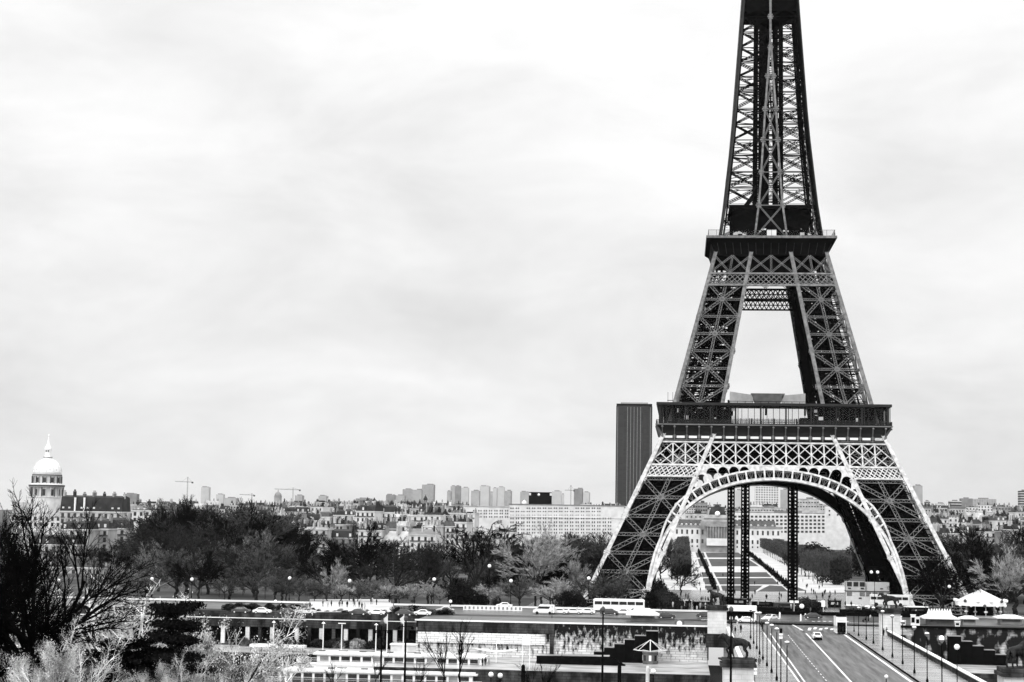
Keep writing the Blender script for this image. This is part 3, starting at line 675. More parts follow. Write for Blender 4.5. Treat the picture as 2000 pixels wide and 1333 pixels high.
for x, nm in ((BX0, 'parapet'), (BX1, 'parapet')):
    mb = MB(); mb.box((x, (BY0+BY1)/2, 2.95), (.5, BY1-BY0-5, 1.1)); p = mb.build(nm, M['stain'] if x > 0 else M['stone'], br_)
    mb = MB(); mb.box((x, (BY0+BY1)/2, 3.58), (.75, BY1-BY0-5, .18)); mb.build('coping', M['white'], p)
z1 = ZB-.12
sheet('road', [(-9.7, BY0-60, z1), (9.4, BY0-60, z1), (9.4, -176, z1), (9.4, -158, ZQ+.016), (-9.7, -158, ZQ+.016), (-9.7, -176, z1)], M['asphalt']) if False else None
mb = MB(); mb.v = [(-9.7, -430, 3.5), (9.4, -430, 3.5), (-9.7, -345, z1), (9.4, -345, z1), (-9.7, -182, z1), (9.4, -182, z1), (-13, -158, ZQ+.02), (14, -158, ZQ+.02)]; mb.f = [(0, 1, 3, 2), (2, 3, 5, 4), (4, 5, 7, 6)]; tag(mb.build('road', M['asphalt']), kind='structure')
for x0, x1 in ((-17.3, -9.7), (9.4, 17.5)):
    mb = MB(); mb.prism([(x0, -345), (x1, -345), (x1, -182), (x0, -182)], 2.0, ZB+.02); tag(mb.build('bridge_pavement', M['pave']), kind='structure')
    xo = x0-6 if x0 < 0 else x1+6
    mb = MB(); a, b = min(x0, xo), max(x1, xo); mb.v = [(a, -182.2, ZB+.02), (b, -182.2, ZB+.02), (b, -158, ZQ+.1), (a, -158, ZQ+.1)]; mb.f = [(0, 1, 2, 3)]; tag(mb.build('pavement', M['pave']), kind='structure')
    mb = MB(); k = x1 if x0 < 0 else x0; mb.box((k+(.0), -263, ZB-.02), (.3, 164, .14)); tag(mb.build('kerb', M['black'] if x0 > 0 else M['pale']), kind='structure')
def strip(name, pts, wd, m, z):                               # painted line through ground points
    mb = MB()
    for p, q in zip(pts, pts[1:]):
        d = V((q[0]-p[0], q[1]-p[1], 0)).normalized(); e = V((-d.y, d.x, 0))*(wd/2); a, b = V((p[0], p[1], p[2] if len(p) > 2 else z)), V((q[0], q[1], q[2] if len(q) > 2 else z)); mb.quad(a-e, b-e, b+e, a+e)
    o = mb.build(name, m); tag(o, kind='structure'); return o
zl = z1+.012
strip('road_marking', [(0, -176, zl), (-.6, -235, zl), (-1.8, -345, zl)], .34, M['mark'], zl)
strip('road_marking', [(-8.2, -186, zl), (-8.9, -345, zl)], .26, M['mark'], zl); strip('road_marking', [(8.3, -180, zl), (8.4, -345, zl)], .5, M['mark'], zl)
mb = MB()
for i in range(28):
    y = -190-i*5.5; mb.quad((-4.6-i*.03, y, zl), (-4.45-i*.03, y, zl), (-4.45-i*.03, y-2.6, zl), (-4.6-i*.03, y-2.6, zl))
tag(mb.build('lane_marking', M['mark']), kind='structure')
zz = lambda y: ZB-.1+(ZQ+.03-ZB+.1)*max(0, min(1, (y+182)/24))+.02
P3 = lambda u, v: (lambda p: (p.x, p.y, zz(p.y)))(at(u, v, 3.0))
strip('road_marking', [P3(1568, 1229), P3(1545, 1222), P3(1519, 1213)], .4, M['mark'], 0); strip('road_marking', [P3(1563, 1228.5), P3(1574, 1215)], .4, M['mark'], 0)
mb = MB()
for i in range(7):
    a, b = P3(1577+i*11, 1229-(i % 2)), P3(1586+i*11, 1219); mb.quad(V(a), V(a)+V((.7, 0, 0)), V(b)+V((.7, 0, 0)), V(b))
tag(mb.build('crossing_marking', M['mark']), kind='structure')
# kerb line and dark planted strip where the street meets the forecourt
t = thing('low_hedge', 'long black clipped hedge strip between the street and the forecourt', 'hedge'); mb = MB(); mb.box((12, -127, ZQ+.4), (66, 1.4, .9)); mb.build('foliage', M['black'], t)
# ---- statue pedestals
def pedestal(x, y, lab):
    t = thing('statue_pedestal', lab, 'pedestal', (x, y, 0), 0, 'stone pedestals at the bridge ends')
    mb = MB(); mb.box((0, 0, 4.6), (4.2, 5.0, 5.4)); mb.build('die', M['stone'], t)
    mb = MB(); mb.box((0, 0, .6), (4.9, 5.7, 3.0)); mb.build('base', M['darkstone'], t)
    mb = MB(); mb.box((0, 0, 7.5), (5.0, 5.8, .45)); mb.box((0, 0, 8.0), (4.4, 5.2, .6)); mb.build('cornice', M['darkstone'], t)
pedestal(-20.0, -184.5, 'white stone pedestal at the far left end of the bridge'); pedestal(18.4, -182.5, 'white stone pedestal at the far right end, before the container cabins')
pedestal(-20.2, -338.5, 'large white stone pedestal at the near left end of the bridge'); pedestal(17.0, -343, 'large white stone pedestal at the near right end, cut by the frame')
# ---- lawns and paths of the long garden behind the tower
def gp0(u, v, z=.03): p = at(u, v, z); return (p.x, p.y, z)
rows_ = [(1079.5, 1089.5), (1092, 1106.5), (1118, 1127.5), (1129.5, 1142), (1144, 1154.5)]
def edge(T, v): return lerp_tab(T, v)
LI, RI = [(1079, 1377.5), (1106, 1390), (1118, 1394), (1142, 1406), (1156, 1412)], [(1079, 1441), (1106, 1482), (1118, 1497), (1142, 1522), (1156, 1540)]
LO, RO = [(1079, 1358), (1106, 1367), (1118, 1370), (1142, 1377), (1156, 1381)], [(1079, 1455), (1106, 1500), (1118, 1514), (1142, 1545), (1156, 1580)]
sheet('garden_gravel', [gp0(1285, 1158, .012), gp0(1680, 1158, .012), (95, 985, .012), (-60, 985, .012)], M['gravel'])
for v0, v1 in rows_:
    if v0 < 1140: sheet('lawn', [gp0(edge(LI, v1), v1), gp0(edge(RI, v1), v1), gp0(edge(RI, v0), v0), gp0(edge(LI, v0), v0)], M['lawn'])
    sheet('lawn', [gp0(edge(LO, v1), v1), gp0(edge(LI, v1)-4.5, v1), gp0(edge(LI, v0)-3.5, v0), gp0(edge(LO, v0), v0)], M['lawn'])
    sheet('lawn', [gp0(edge(RI, v1)+5, v1), gp0(edge(RO, v1), v1), gp0(edge(RO, v0), v0), gp0(edge(RI, v0)+4, v0)], M['lawn'])
sheet('lawn', [gp0(1478, 1156), gp0(1540, 1156), gp0(1527, 1145), gp0(1503, 1143.5)], M['lawn']); sheet('lawn', [gp0(1412, 1156), gp0(1474, 1156), gp0(1490, 1144), gp0(1408, 1144)], M['lawn'])

for i, (u0, u1, v, y) in enumerate(((1405, 1470, 1168, -62), (1478, 1548, 1163, -50), (1552, 1600, 1170, -66), (1300, 1345, 1166, -60), (1640, 1700, 1186, -100), (1755, 1830, 1192, -108))):  # black strips added to darken the forecourt, shaped as hedges
    a, b = aty(u0, v, y), aty(u1, v, y); t = thing('low_hedge', f'added black hedge strip, {["third", "fourth", "fifth", "first", "sixth", "last"][i]} from the left across the tower forecourt', 'hedge', ((a.x+b.x)/2, y, 0), 0, 'added dark strips on the tower forecourt'); z = ZQ*(-40-y)/80; mb = MB(); mb.box((0, 0, z+.6), (b.x-a.x, 1.6, 1.3)); mb.build('foliage', M['black'], t)
# ================================================================ the city behind
M['wall'] = mat('pale rendered wall', .36, .9, .3, .2); M['wall2'] = mat('grey stone wall', .2, .9, .35, .2); M['wall3'] = mat('bright white wall', .54, .9, .14, .2)
M['slate'] = mat('dark slate roof', .018, .7, .6, .25); M['zinc'] = mat('grey zinc roof', .14, .5, .4, .2, .4); M['zincp'] = mat('pale zinc roof', .34, .5, .3, .2, .4)
M['win'] = mat('window pane', .02, .3, .6, .15, .4)
M['far'] = mat('hazy far concrete', .3, 1, .12, .05, 0); M['far2'] = mat('grey far concrete', .19, 1, .2, .06, 0); M['far3'] = mat('far concrete paled by haze', .4, 1, .08, .05, 0)  # pale concrete tones hold part of the distance haze in the colour
def far_mat(name, c, dark, bw_, rh, mort):                   # a tower block whose window grid is part of its facade
    m = stone(name, c*.85, c, .02, (1, 1, 1), (bw_, rh), (.3, .7)); t = m.node_tree
    b = [n for n in t.nodes if n.bl_idname == 'ShaderNodeTexBrick'][0]; b.offset = 0; b.inputs['Color1'].default_value = (dark,)*3+(1,); b.inputs['Color2'].default_value = (dark*1.35,)*3+(1,); b.inputs['Mortar'].default_value = (1, 1, 1, 1); b.inputs['Mortar Size'].default_value = mort; return m
M['grid_far'] = far_mat('gridded far facade', .34, .62, 4, 3.5, .5); M['grid_pale'] = far_mat('gridded pale facade', .62, .3, 5.5, 5.2, .8); M['band'] = far_mat('banded facade', .5, .08, 400, 4.2, .7)
M['tall'] = far_mat('dark ribbed curtain wall', .03, .75, 6.1, 3.6, .3)
wincache = {}
def window(parent, x, y, z, w_, h_, m='win', nm='window'):
    k = (round(w_, 2), round(h_, 2), m)
    if k not in wincache:
        mb = MB(); mb.box((0, 0, 0), (w_, .16, h_)); o = mb.build(nm, M[m]); wincache[k] = o.data
    else: o = bpy.data.objects.new(nm, wincache[k]); col.objects.link(o)
    o.parent = parent; o.location = (x, y, z); return o
def span(u0, u1, v0, v1, y):                                  # photo rectangle seen on the upright plane at distance y
    a, b = aty(u0, v0, y), aty(u1, v1, y); c = aty((u0+u1)/2, v0, y); d = aty((u0+u1)/2, v1, y); return a.x, b.x, d.z, c.z
def house(lab, u0, u1, v0, y, H=None, dep=14, rz=0, roof='mansard', wm_='wall', rm='slate', rows=3, cols=None, chim=3, rh=None, group=None, cat='house', nm='town_house', wsz=(1.45, 2.1), win=True, rnd=R, base=0):
    x0, x1, _, zt = span(u0, u1, v0, v0+10, y); W_ = x1-x0
    t = thing(nm, lab, cat, ((x0+x1)/2, y, 0), rz, group); rh = rh if rh is not None else (4.5 if roof == 'mansard' else 1.0)
    ze = zt-rh; mb = MB(); mb.box((0, dep/2, (ze+base)/2), (W_, dep, ze-base)); wl = mb.build('wall', M[wm_], t)
    mb = MB(); mb.box((0, dep/2, ze-.1), (W_+.7, dep+.7, .5)); mb.build('cornice', M['wall3'] if wm_ != 'wall2' else M['wall'], t)
    mb = MB()
    if roof == 'mansard':
        i = 1.5; mb.add([(-W_/2, 0, ze+.15), (W_/2, 0, ze+.15), (W_/2, dep, ze+.15), (-W_/2, dep, ze+.15), (-W_/2+.25, i, zt-.9), (W_/2-.25, i, zt-.9), (W_/2-.25, dep-i, zt-.9), (-W_/2+.25, dep-i, zt-.9), (-W_/2+.25, dep/2, zt), (W_/2-.25, dep/2, zt)], [(0, 1, 5, 4), (1, 2, 6, 5), (2, 3, 7, 6), (3, 0, 4, 7), (4, 5, 9, 8), (6, 7, 8, 9), (5, 6, 9), (7, 4, 8)])
    elif roof == 'gable': mb.add([(-W_/2-.3, -.4, ze), (W_/2+.3, -.4, ze), (W_/2+.3, dep+.4, ze), (-W_/2-.3, dep+.4, ze), (-W_/2-.3, dep/2, zt), (W_/2+.3, dep/2, zt)], [(0, 1, 5, 4), (2, 3, 4, 5), (1, 2, 5), (3, 0, 4)])
    else: mb.box((0, dep/2, ze+rh*.25), (W_-.4, dep-.4, rh*.5)); mb.box((rnd.uniform(-.2, .2)*W_, dep/2, ze+rh*.6), (W_*.35, dep*.4, rh*.9))
    rf = mb.build('roof', M[rm], t)
    for i in range(chim):
        mb = MB(); cx = -W_/2+.5+(W_-1)*(i/(max(1, chim-1))); h = rnd.uniform(1.2, 2.6); dd = rnd.uniform(1.5, 4.5); mb.box((cx, dep*.35, zt-1+h/2), (.9, dd, h+1.2))
        for j in range(3): mb.box((cx, dep*.35-dd*.35+j*dd*.35, zt+h+.1), (.3, .3, .8))
        mb.build('chimney', M[rnd.choice(('wall', 'wall2', 'slate'))], rf)
    if win:
        n = cols or max(2, int(W_/3.1)); st = 3.2
        for r_ in range(rows):
            z = ze-2.0-r_*st
            if r_ % 2 == 0 and rows > 2: mb = MB(); mb.box((0, -.25, z-wsz[1]/2-.05), (W_*.96, .6, .42)); mb.build('balcony', M['dgrey'], wl)
            for i in range(n): window(wl, -W_/2+W_*(i+.5)/n, -.02, z, *wsz)
        if roof == 'mansard':
            for i in range(n): 
                if rnd.random() < .75: o = window(rf, -W_/2+W_*(i+.5)/n, .35, ze+1.5, 1.1, 1.7, 'wall3' if rnd.random() < .6 else 'win', 'dormer')
    return t
# ---- the dark ribbed skyscraper
x0, x1, zb, zt = span(1203.5, 1272, 789, 990, 2676); t = thing('office_tower', 'solitary dark ribbed skyscraper standing behind the lattice tower', 'skyscraper', ((x0+x1)/2, 2676, 0))
wd = x1-x0; mb = MB(); mb.prism([(-wd/2, 4), (-wd/4, 0), (wd/4, 0), (wd/2, 4), (wd/2, 28), (wd/4, 32), (-wd/4, 32), (-wd/2, 28)], 0, zt-4); mb.build('curtain_wall', M['tall'], t)
mb = MB()
for i in range(11): mb.box((-wd/2+wd*(i+.5)/11, .2 if 2 < i < 8 else (1.9 if i in (2, 8) else 3.2), (zt-6)/2), (.75, .9, zt-6))
mb.build('facade_rib', M['grey'], t)
mb = MB(); mb.box((0, 16, zt-2), (wd*.985, 27, 4.4)); mb.build('crown_band', M['black'], t); mb = MB(); mb.box((0, 16, zt+1.5), (wd*.75, 18, 3)); mb.build('plant_room', M['far'], t)
# ---- far towers on the skyline
FT = [(243, 267, 965, 'far2', 'grey slab tower rising behind the dark mansard block'), (393, 408, 952, 'far3', 'slim pale tower block behind the dark treetops, beside the first crane'), (422, 436, 966, 'far3', 'short pale tower between the treetops and a low grey slab'), (437, 461, 973, 'far', 'low grey slab right of a short pale tower'),
 (576, 590, 968, 'far', 'small round-topped tower right of the second crane'), (622, 637, 969, 'far', 'small grey square tower alone on the skyline right of the crane'), (695, 725, 974, 'far2', 'low grey slab behind the twin pointed roofs'), (754, 772, 967, 'far2', 'low grey block at the start of the tower cluster'), (770, 790, 968, 'far', 'low grey block joined to the first cluster tower'), (786.5, 806, 956, 'grid_far', 'grey tower block in the cluster, left of a paler one'), (806, 823, 957, 'far', 'pale tower squeezed between two darker cluster towers'), (824, 847, 947, 'grid_far', 'broadest grey tower of the left cluster behind the dark spire'),
 (873, 880, 960, 'far', 'thin low tower attached to a split grey tower'), (880, 889, 950, 'far', 'left half of the split grey tower on the skyline'), (890, 900, 950, 'far2', 'darker half of the split grey tower on the skyline'), (900.5, 915, 953, 'far3', 'pale tower right of the split grey tower'), (920, 936, 959, 'far', 'grey tower with slanted top between two pale towers'), (937, 955, 950, 'far3', 'tall pale tower behind the long white building'), (955, 962, 962, 'far', 'narrow low tower beside the tall pale one'), (962.5, 970, 954, 'far3', 'slim pale tower left of the last cluster'), (971.5, 985, 952, 'far3', 'wide pale tower in the last cluster'), (985.5, 998, 959, 'grid_far', 'darkest tower at the right end of the pale cluster'),
 (1016, 1033, 961, 'far', 'grey tower partly behind the black roof block'), (1078, 1096, 960, 'far3', 'pale stepped tower right of the black roof block'), (1096, 1102, 966, 'far3', 'low pale annex of the stepped tower'), (1121, 1137.5, 955, 'far2', 'dark topped tower near the fourth crane'), (1138, 1150.5, 962, 'far3', 'pale tower right of the dark topped one'),
 (1475, 1520, 950, 'grid_pale', 'wide gridded tower block seen through the arch'), (1436, 1448, 958, 'far3', 'slim pale tower behind the lattice masts'), (1524, 1541, 957, 'far', 'grey tower behind the right lattice mast'), (1786, 1802, 949, 'far', 'grey tower close to the right flank of the lattice tower'), (1810, 1817, 980, 'band', 'tiny banded tower right of the lattice tower'), (1830, 1846, 984, 'far3', 'faint pale block before the broad hilltop block')]
for i, (u0, u1, v, mm, lab) in enumerate(FT):
    y = 4700+(i*397 % 900) if u0 < 1400 else 3300+(i*131 % 500); x0, x1, _, zt = span(u0, u1, v, v+9, y); t = thing('tower_block', lab, 'tower block', ((x0+x1)/2, y, 0), R.uniform(-.12, .12) if u1-u0 < 30 else 0)
    mb = MB(); mb.box((0, 12, zt/2), (x1-x0, 24, zt)); mb.build('facade', M[mm], t); mb = MB(); k = (x1-x0); mb.box((k*R.uniform(-.2, .2), 12, zt+1.6), (k*.5, 10, 3.2)); mb.box((k*.3, 8, zt+.8), (k*.2, 6, 2)); mb.build('roof_plant', M['far2'], t)
for u0, u1, v, mm, lab, dz in ((1856, 1878, 979, 'band', 'banded block at the left end of the hilltop group', 0), (1878, 1900, 974, 'far2', 'plain grey block in the middle of the hilltop group', 0), (1900, 1946, 975, 'grid_far', 'long grey block at the right end of the hilltop group', 0), (1993, 2012, 959, 'band', 'striped tower cut by the frame edge', 0)):
    y = 2500; x0, x1, _, zt = span(u0, u1, v, v+9, y); t = thing('tower_block', lab, 'tower block', ((x0+x1)/2, y, 0)); mb = MB(); mb.box((0, 12, zt/2), (x1-x0, 24, zt)); mb.build('facade', M[mm], t); mb = MB(); mb.box((0, 12, zt+1), ((x1-x0)*.4, 10, 2)); mb.build('roof_plant', M['far2'], t)
# ---- the black roof block
x0, x1, _, zt = span(1033, 1075, 963, 990, 1450); t = thing('office_block', 'black block with a flat projecting top rising over the long white building', 'building', ((x0+x1)/2, 1450, 0)); k = x1-x0
mb = MB(); mb.box((0, 10, zt/2-1.5), (k, 20, zt-3)); mb.build('facade', M['black'], t); mb = MB(); mb.box((0, 10, zt-1.6), (k*.82, 16, 3.2)); mb.build('upper_storey', M['black'], t); mb = MB(); mb.box((0, 10, zt+.4), (k, 20, .8)); mb.build('roof', M['black'], t); mb = MB(); mb.ball((-k*.04, -.4, zt-2.2), 1.5); mb.build('clock', M['white'], t)
# ---- domes
def dome_church():
    y = 1180; c = aty(80.5, 950, y); Z = lambda v: aty(85, v, y).z; rr = lambda px: px*(y-CAM.y)/FPX*1.0
    t = thing('domed_church', 'white domed church with a columned drum and a slender spire', 'church', (c.x, y+16, 0))
    mb = MB(); mb.lathe([(rr(36), 0), (rr(36), Z(973)), (rr(37), Z(972)), (rr(37), Z(970.5)), (rr(30.5), Z(970)), (rr(30.5), Z(953))], n=24); ba = mb.build('lower_drum', M['wall3'], t)
    mb = MB(); mb.lathe([(rr(30.5), Z(953)), (rr(35), Z(951.5)), (rr(35.5), Z(948)), (rr(33), Z(946)), (rr(31), Z(944.5)), (rr(28), Z(944)), (rr(28), Z(931)), (rr(29.5), Z(930)), (rr(29.5), Z(927)), (rr(28.5), Z(926))], n=24); dr = mb.build('drum', M['wall3'], t)
    for i in range(24):
        a = i*math.pi/12+.06; mb = MB(); mb.tube((rr(33.2)*math.cos(a), rr(33.2)*math.sin(a), Z(970)), (rr(33.2)*math.cos(a), rr(33.2)*math.sin(a), Z(952)), rr(1.3), n=6); mb.build('column', M['dgrey'] if i % 3 == 0 else M['wall'], ba)
        mb = MB(); mb.tube((rr(29.4)*math.cos(a), rr(29.4)*math.sin(a), Z(944)), (rr(29.4)*math.cos(a), rr(29.4)*math.sin(a), Z(930)), rr(1.1), n=6); mb.build('column', M['wall2'] if i % 2 else M['dgrey'], dr)
        a += math.pi/24
        if i % 2: continue
        o = window(dr, rr(28.1)*math.cos(a), rr(28.1)*math.sin(a), Z(937.5), 3.3, 5.0); o.rotation_euler = (0, 0, a+math.pi/2)
        o = window(ba, rr(30.6)*math.cos(a), rr(30.6)*math.sin(a), Z(962), 3.2, 6.4); o.rotation_euler = (0, 0, a+math.pi/2)
    mb = MB(); mb.lathe([(rr(35.8), Z(950.5)), (rr(35.8), Z(947))], n=24); mb.lathe([(rr(29.7), Z(929.2)), (rr(29.7), Z(926.6))], n=24); mb.build('dark_cornice', M['dgrey'], t)
    mb = MB(); mb.lathe([(rr(28.5), Z(926.5)), (rr(28.3), Z(921)), (rr(26.8), Z(915)), (rr(24.5), Z(909)), (rr(20.5), Z(903)), (rr(15), Z(898.5)), (rr(9), Z(896.3)), (rr(8), Z(895.5))], n=28); dm = mb.build('dome', M['white'], t); dm.data.polygons.foreach_set('use_smooth', [True]*len(dm.data.polygons))
    for i in range(12):
        a = i*math.pi/6; o = window(dm, rr(27.3)*math.cos(a), rr(27.3)*math.sin(a), Z(919), 1.6, 1.8); o.rotation_euler = (0, 0, a+math.pi/2)
        mb = MB(); 
        for s_ in range(6): 
            ra, za = [(28.8, 921), (27.2, 915), (24.9, 909), (20.9, 903), (15.4, 898.5), (9, 896.3), (8, 895.6)][s_], [(28.8, 921), (27.2, 915), (24.9, 909), (20.9, 903), (15.4, 898.5), (9, 896.3), (8, 895.6)][s_+1]
            b_ = a+math.pi/12; mb.bar((rr(ra[0])*math.cos(b_), rr(ra[0])*math.sin(b_), Z(ra[1])), (rr(za[0])*math.cos(b_), rr(za[0])*math.sin(b_), Z(za[1])), .7, .5)
        mb.build('dome_rib', M['pale'], dm)
    mb = MB(); mb.lathe([(rr(8.6), Z(895.5)), (rr(8.6), Z(893)), (rr(9), Z(892.5)), (rr(9), Z(891.5)), (rr(6.3), Z(891)), (rr(6.3), Z(878)), (rr(7.2), Z(877.5)), (rr(7), Z(875)), (rr(3.6), Z(868)), (rr(1.3), Z(857)), (rr(.8), Z(852)), (rr(1.6), Z(850)), (rr(.3), Z(847))], n=12); ln = mb.build('lantern', M['white'], t)
    mb = MB(); mb.lathe([(rr(9.1), Z(893.2)), (rr(9.1), Z(891.8))], n=16); mb.build('balcony', M['dgrey'], ln)
    for a in (-1.9, -1.2): o = window(ln, rr(6.4)*math.cos(a), rr(6.4)*math.sin(a), Z(880.5), 1.3, 1.8); o.rotation_euler = (0, 0, a+math.pi/2)
    mb = MB(); mb.box((rr(-20), 10, Z(982)/2), (rr(88), 34, Z(982))); mb.build('nave', M['wall'], t)
dome_church()
def small_dome(u, v0, v1, v2, w_, y, lab, m1='far2', m2='far'):
    c = aty(u, v1, y); Z = lambda v: aty(u, v, y).z; r = w_/2*(y-CAM.y)/FPX; t = thing('dome', lab, 'dome', (c.x, y, 0)); mb = MB(); mb.lathe([(r, 0), (r, Z(v1)), (r*1.1, Z(v1)), (r*1.1, Z(v1)+1)], n=16); mb.build('drum', M[m2], t)
    mb = MB(); h = Z(v0)-Z(v1); mb.lathe([(r*math.cos(a), Z(v1)+h*.72*math.sin(a)) for a in [i*math.pi/16 for i in range(8)]]+[(r*.14, Z(v1)+h*.76), (r*.05, Z(v0))], n=16); mb.build('cap', M[m1], t)
small_dome(543, 957, 971, 980, 15, 2900, 'small grey dome on a colonnaded drum beside the second crane'); small_dome(1024, 976, 983, 985, 9, 1400, 'small white dome left of the black roof block', 'white', 'white')
u = 831; t = thing('pointed_turret', 'dark pointed turret in front of the broad grey tower', 'turret', (aty(u, 980, 1500).x, 1500, 0)); Z = lambda v: aty(u, v, 1500).z
mb = MB(); mb.box((0, 0, Z(984)/2+Z(977)/2), (3.2, 3.2, Z(977)-Z(984)+2)); mb.box((0, 0, Z(984)/2), (4, 4, Z(984))); mb.build('shaft', M['dgrey'], t); mb = MB(); mb.lathe([(2.4, Z(977)), (2.6, Z(975)), (1.2, Z(971)), (.5, Z(969)), (.1, Z(966))], n=8); mb.build('cap', M['slate'], t)
for u, lab in ((718, 'left of twin dark pointed roofs over the rooftops'), (731, 'right of twin dark pointed roofs over the rooftops')):
    t = thing('pointed_turret', lab.replace('left of twin', 'slightly higher of the twin').replace('right of twin', 'slightly lower of the twin'), 'turret', (aty(u, 980, 1200).x, 1200, 0)); Z = lambda v: aty(u, v, 1200).z
    mb = MB(); mb.box((0, 0, Z(979)/2), (4, 4, Z(979))); mb.build('shaft', M['wall3'], t); mb = MB(); mb.lathe([(3.3, Z(979)), (1.3, Z(976)), (.1, Z(971 if u < 725 else 972))], n=4, rz=.5); mb.build('cap', M['slate'], t)
# ---- tower cranes
def crane(u, v0, v1, ul, ur, vj, y, lab):
    c = aty(u, vj, y); Z = lambda v: aty(u, v, y).z; k = (y-CAM.y)/FPX; t = thing('tower_crane', lab, 'crane', (c.x, y, 0), 0, 'cranes on the skyline'); q = max(.5, k*.9)
    mb = MB(); mb.lat((0, 0, 0), (0, 0, Z(v0)), k*2.0, q*.5, (0, 1, 0)); mb.build('mast_lattice', M['far2'], t); mb = MB(); mb.lat((-(u-ul)*k, 0, Z(vj)+(k if ul < u-20 else 0)), ((ur-u)*k, 0, Z(vj)), k*1.3, q*.5, (0, 1, 0)); mb.build('jib', M['far2'], t)
    s = 1 if u-ul > ur-u else -1; mb = MB(); mb.box((s*(ur-u if s > 0 else u-ul)*k*.93, 0, Z(vj)-k), (k*3.2, 2, k*3)); mb.build('counterweight', M['dgrey'], t)
    mb = MB(); mb.bar((0, 0, Z(v0)), (s*(ur-u if s > 0 else u-ul)*k*.9, 0, Z(vj)), q*.4, q*.4); mb.bar((0, 0, Z(v0)), (-s*(u-ul if s > 0 else ur-u)*k*.5, 0, Z(vj)), q*.4, q*.4); mb.build('tie_bar', M['far'], t)
crane(366.5, 932, 975, 341, 377, 942, 2400, 'tallest crane on the skyline, above the dark treetops'); crane(572.5, 953, 980, 535, 587, 957, 2600, 'crane with the longest jib, beside the small grey dome'); crane(492, 964, 980, 467, 497, 967.5, 3000, 'small crane between the treetops and the small dome'); crane(1115, 948, 982, 1103, 1122, 958, 3000, 'faint crane left of the dark topped tower')
# ---- the long white building
def long_building():
    y = 760; x0, x1, _, zt = span(995, 1218, 988, 1000, y); t = thing('long_building', 'very long white block with even rows of paired small windows', 'building', (x0, y, 0)); W_ = x1-x0
    zt2 = aty(1100, 987.5, y).z; mb = MB(); mb.box((W_/2, 8, zt2/2), (W_, 16, zt2)); wl = mb.build('wall', M['wall3'], t); mb = MB(); mb.box((W_/2, 8, zt2+.3), (W_+.6, 17, .6)); mb.build('roof', M['zinc'], t)
    xl = aty(905, 990, y+14).x-x0; zl_ = aty(950, 990, y+14).z; mb = MB(); mb.box((xl/2, 22, zl_/2), (-xl, 16, zl_)); w2 = mb.build('wing', M['wall3'], t); mb = MB(); mb.box((xl/2, 22, zl_+.3), (-xl, 17, .6)); mb.build('roof', M['zincp'], t)
    mb = MB(); mb.box((W_*.5, -.15, aty(1100, 1011, y).z), (W_, .5, .35)); mb.build('string_course', M['pale'], t)
    k = (y-CAM.y)/FPX
    for vr, w_, h_ in ((993, .95, 1.0), (999.5, .85, .8), (1006.5, .6, .7), (1013, .8, 1.3), (1020.5, .8, 1.4), (1027.5, .8, 1.2), (1034.5, .8, 1.2), (1041, .8, 1.2)):
        for i in range(19):
            u = 1000+i*10.6
            if u > 1170 and vr < 1010: continue
            if i % 9 == 2 and vr == 993: continue
            for d in (-2, 2.1):
                p = aty(u+d, vr, y); window(wl, p.x-x0, -.06, p.z, w_, h_)
    for vr in (998, 1003.5, 1010):
        for i in range(8):
            for d in (-2, 2.1): p = aty(927+i*10.4+d, vr, y+14); window(w2, p.x-x0, 13.94, p.z, .8, 1.1)
long_building()
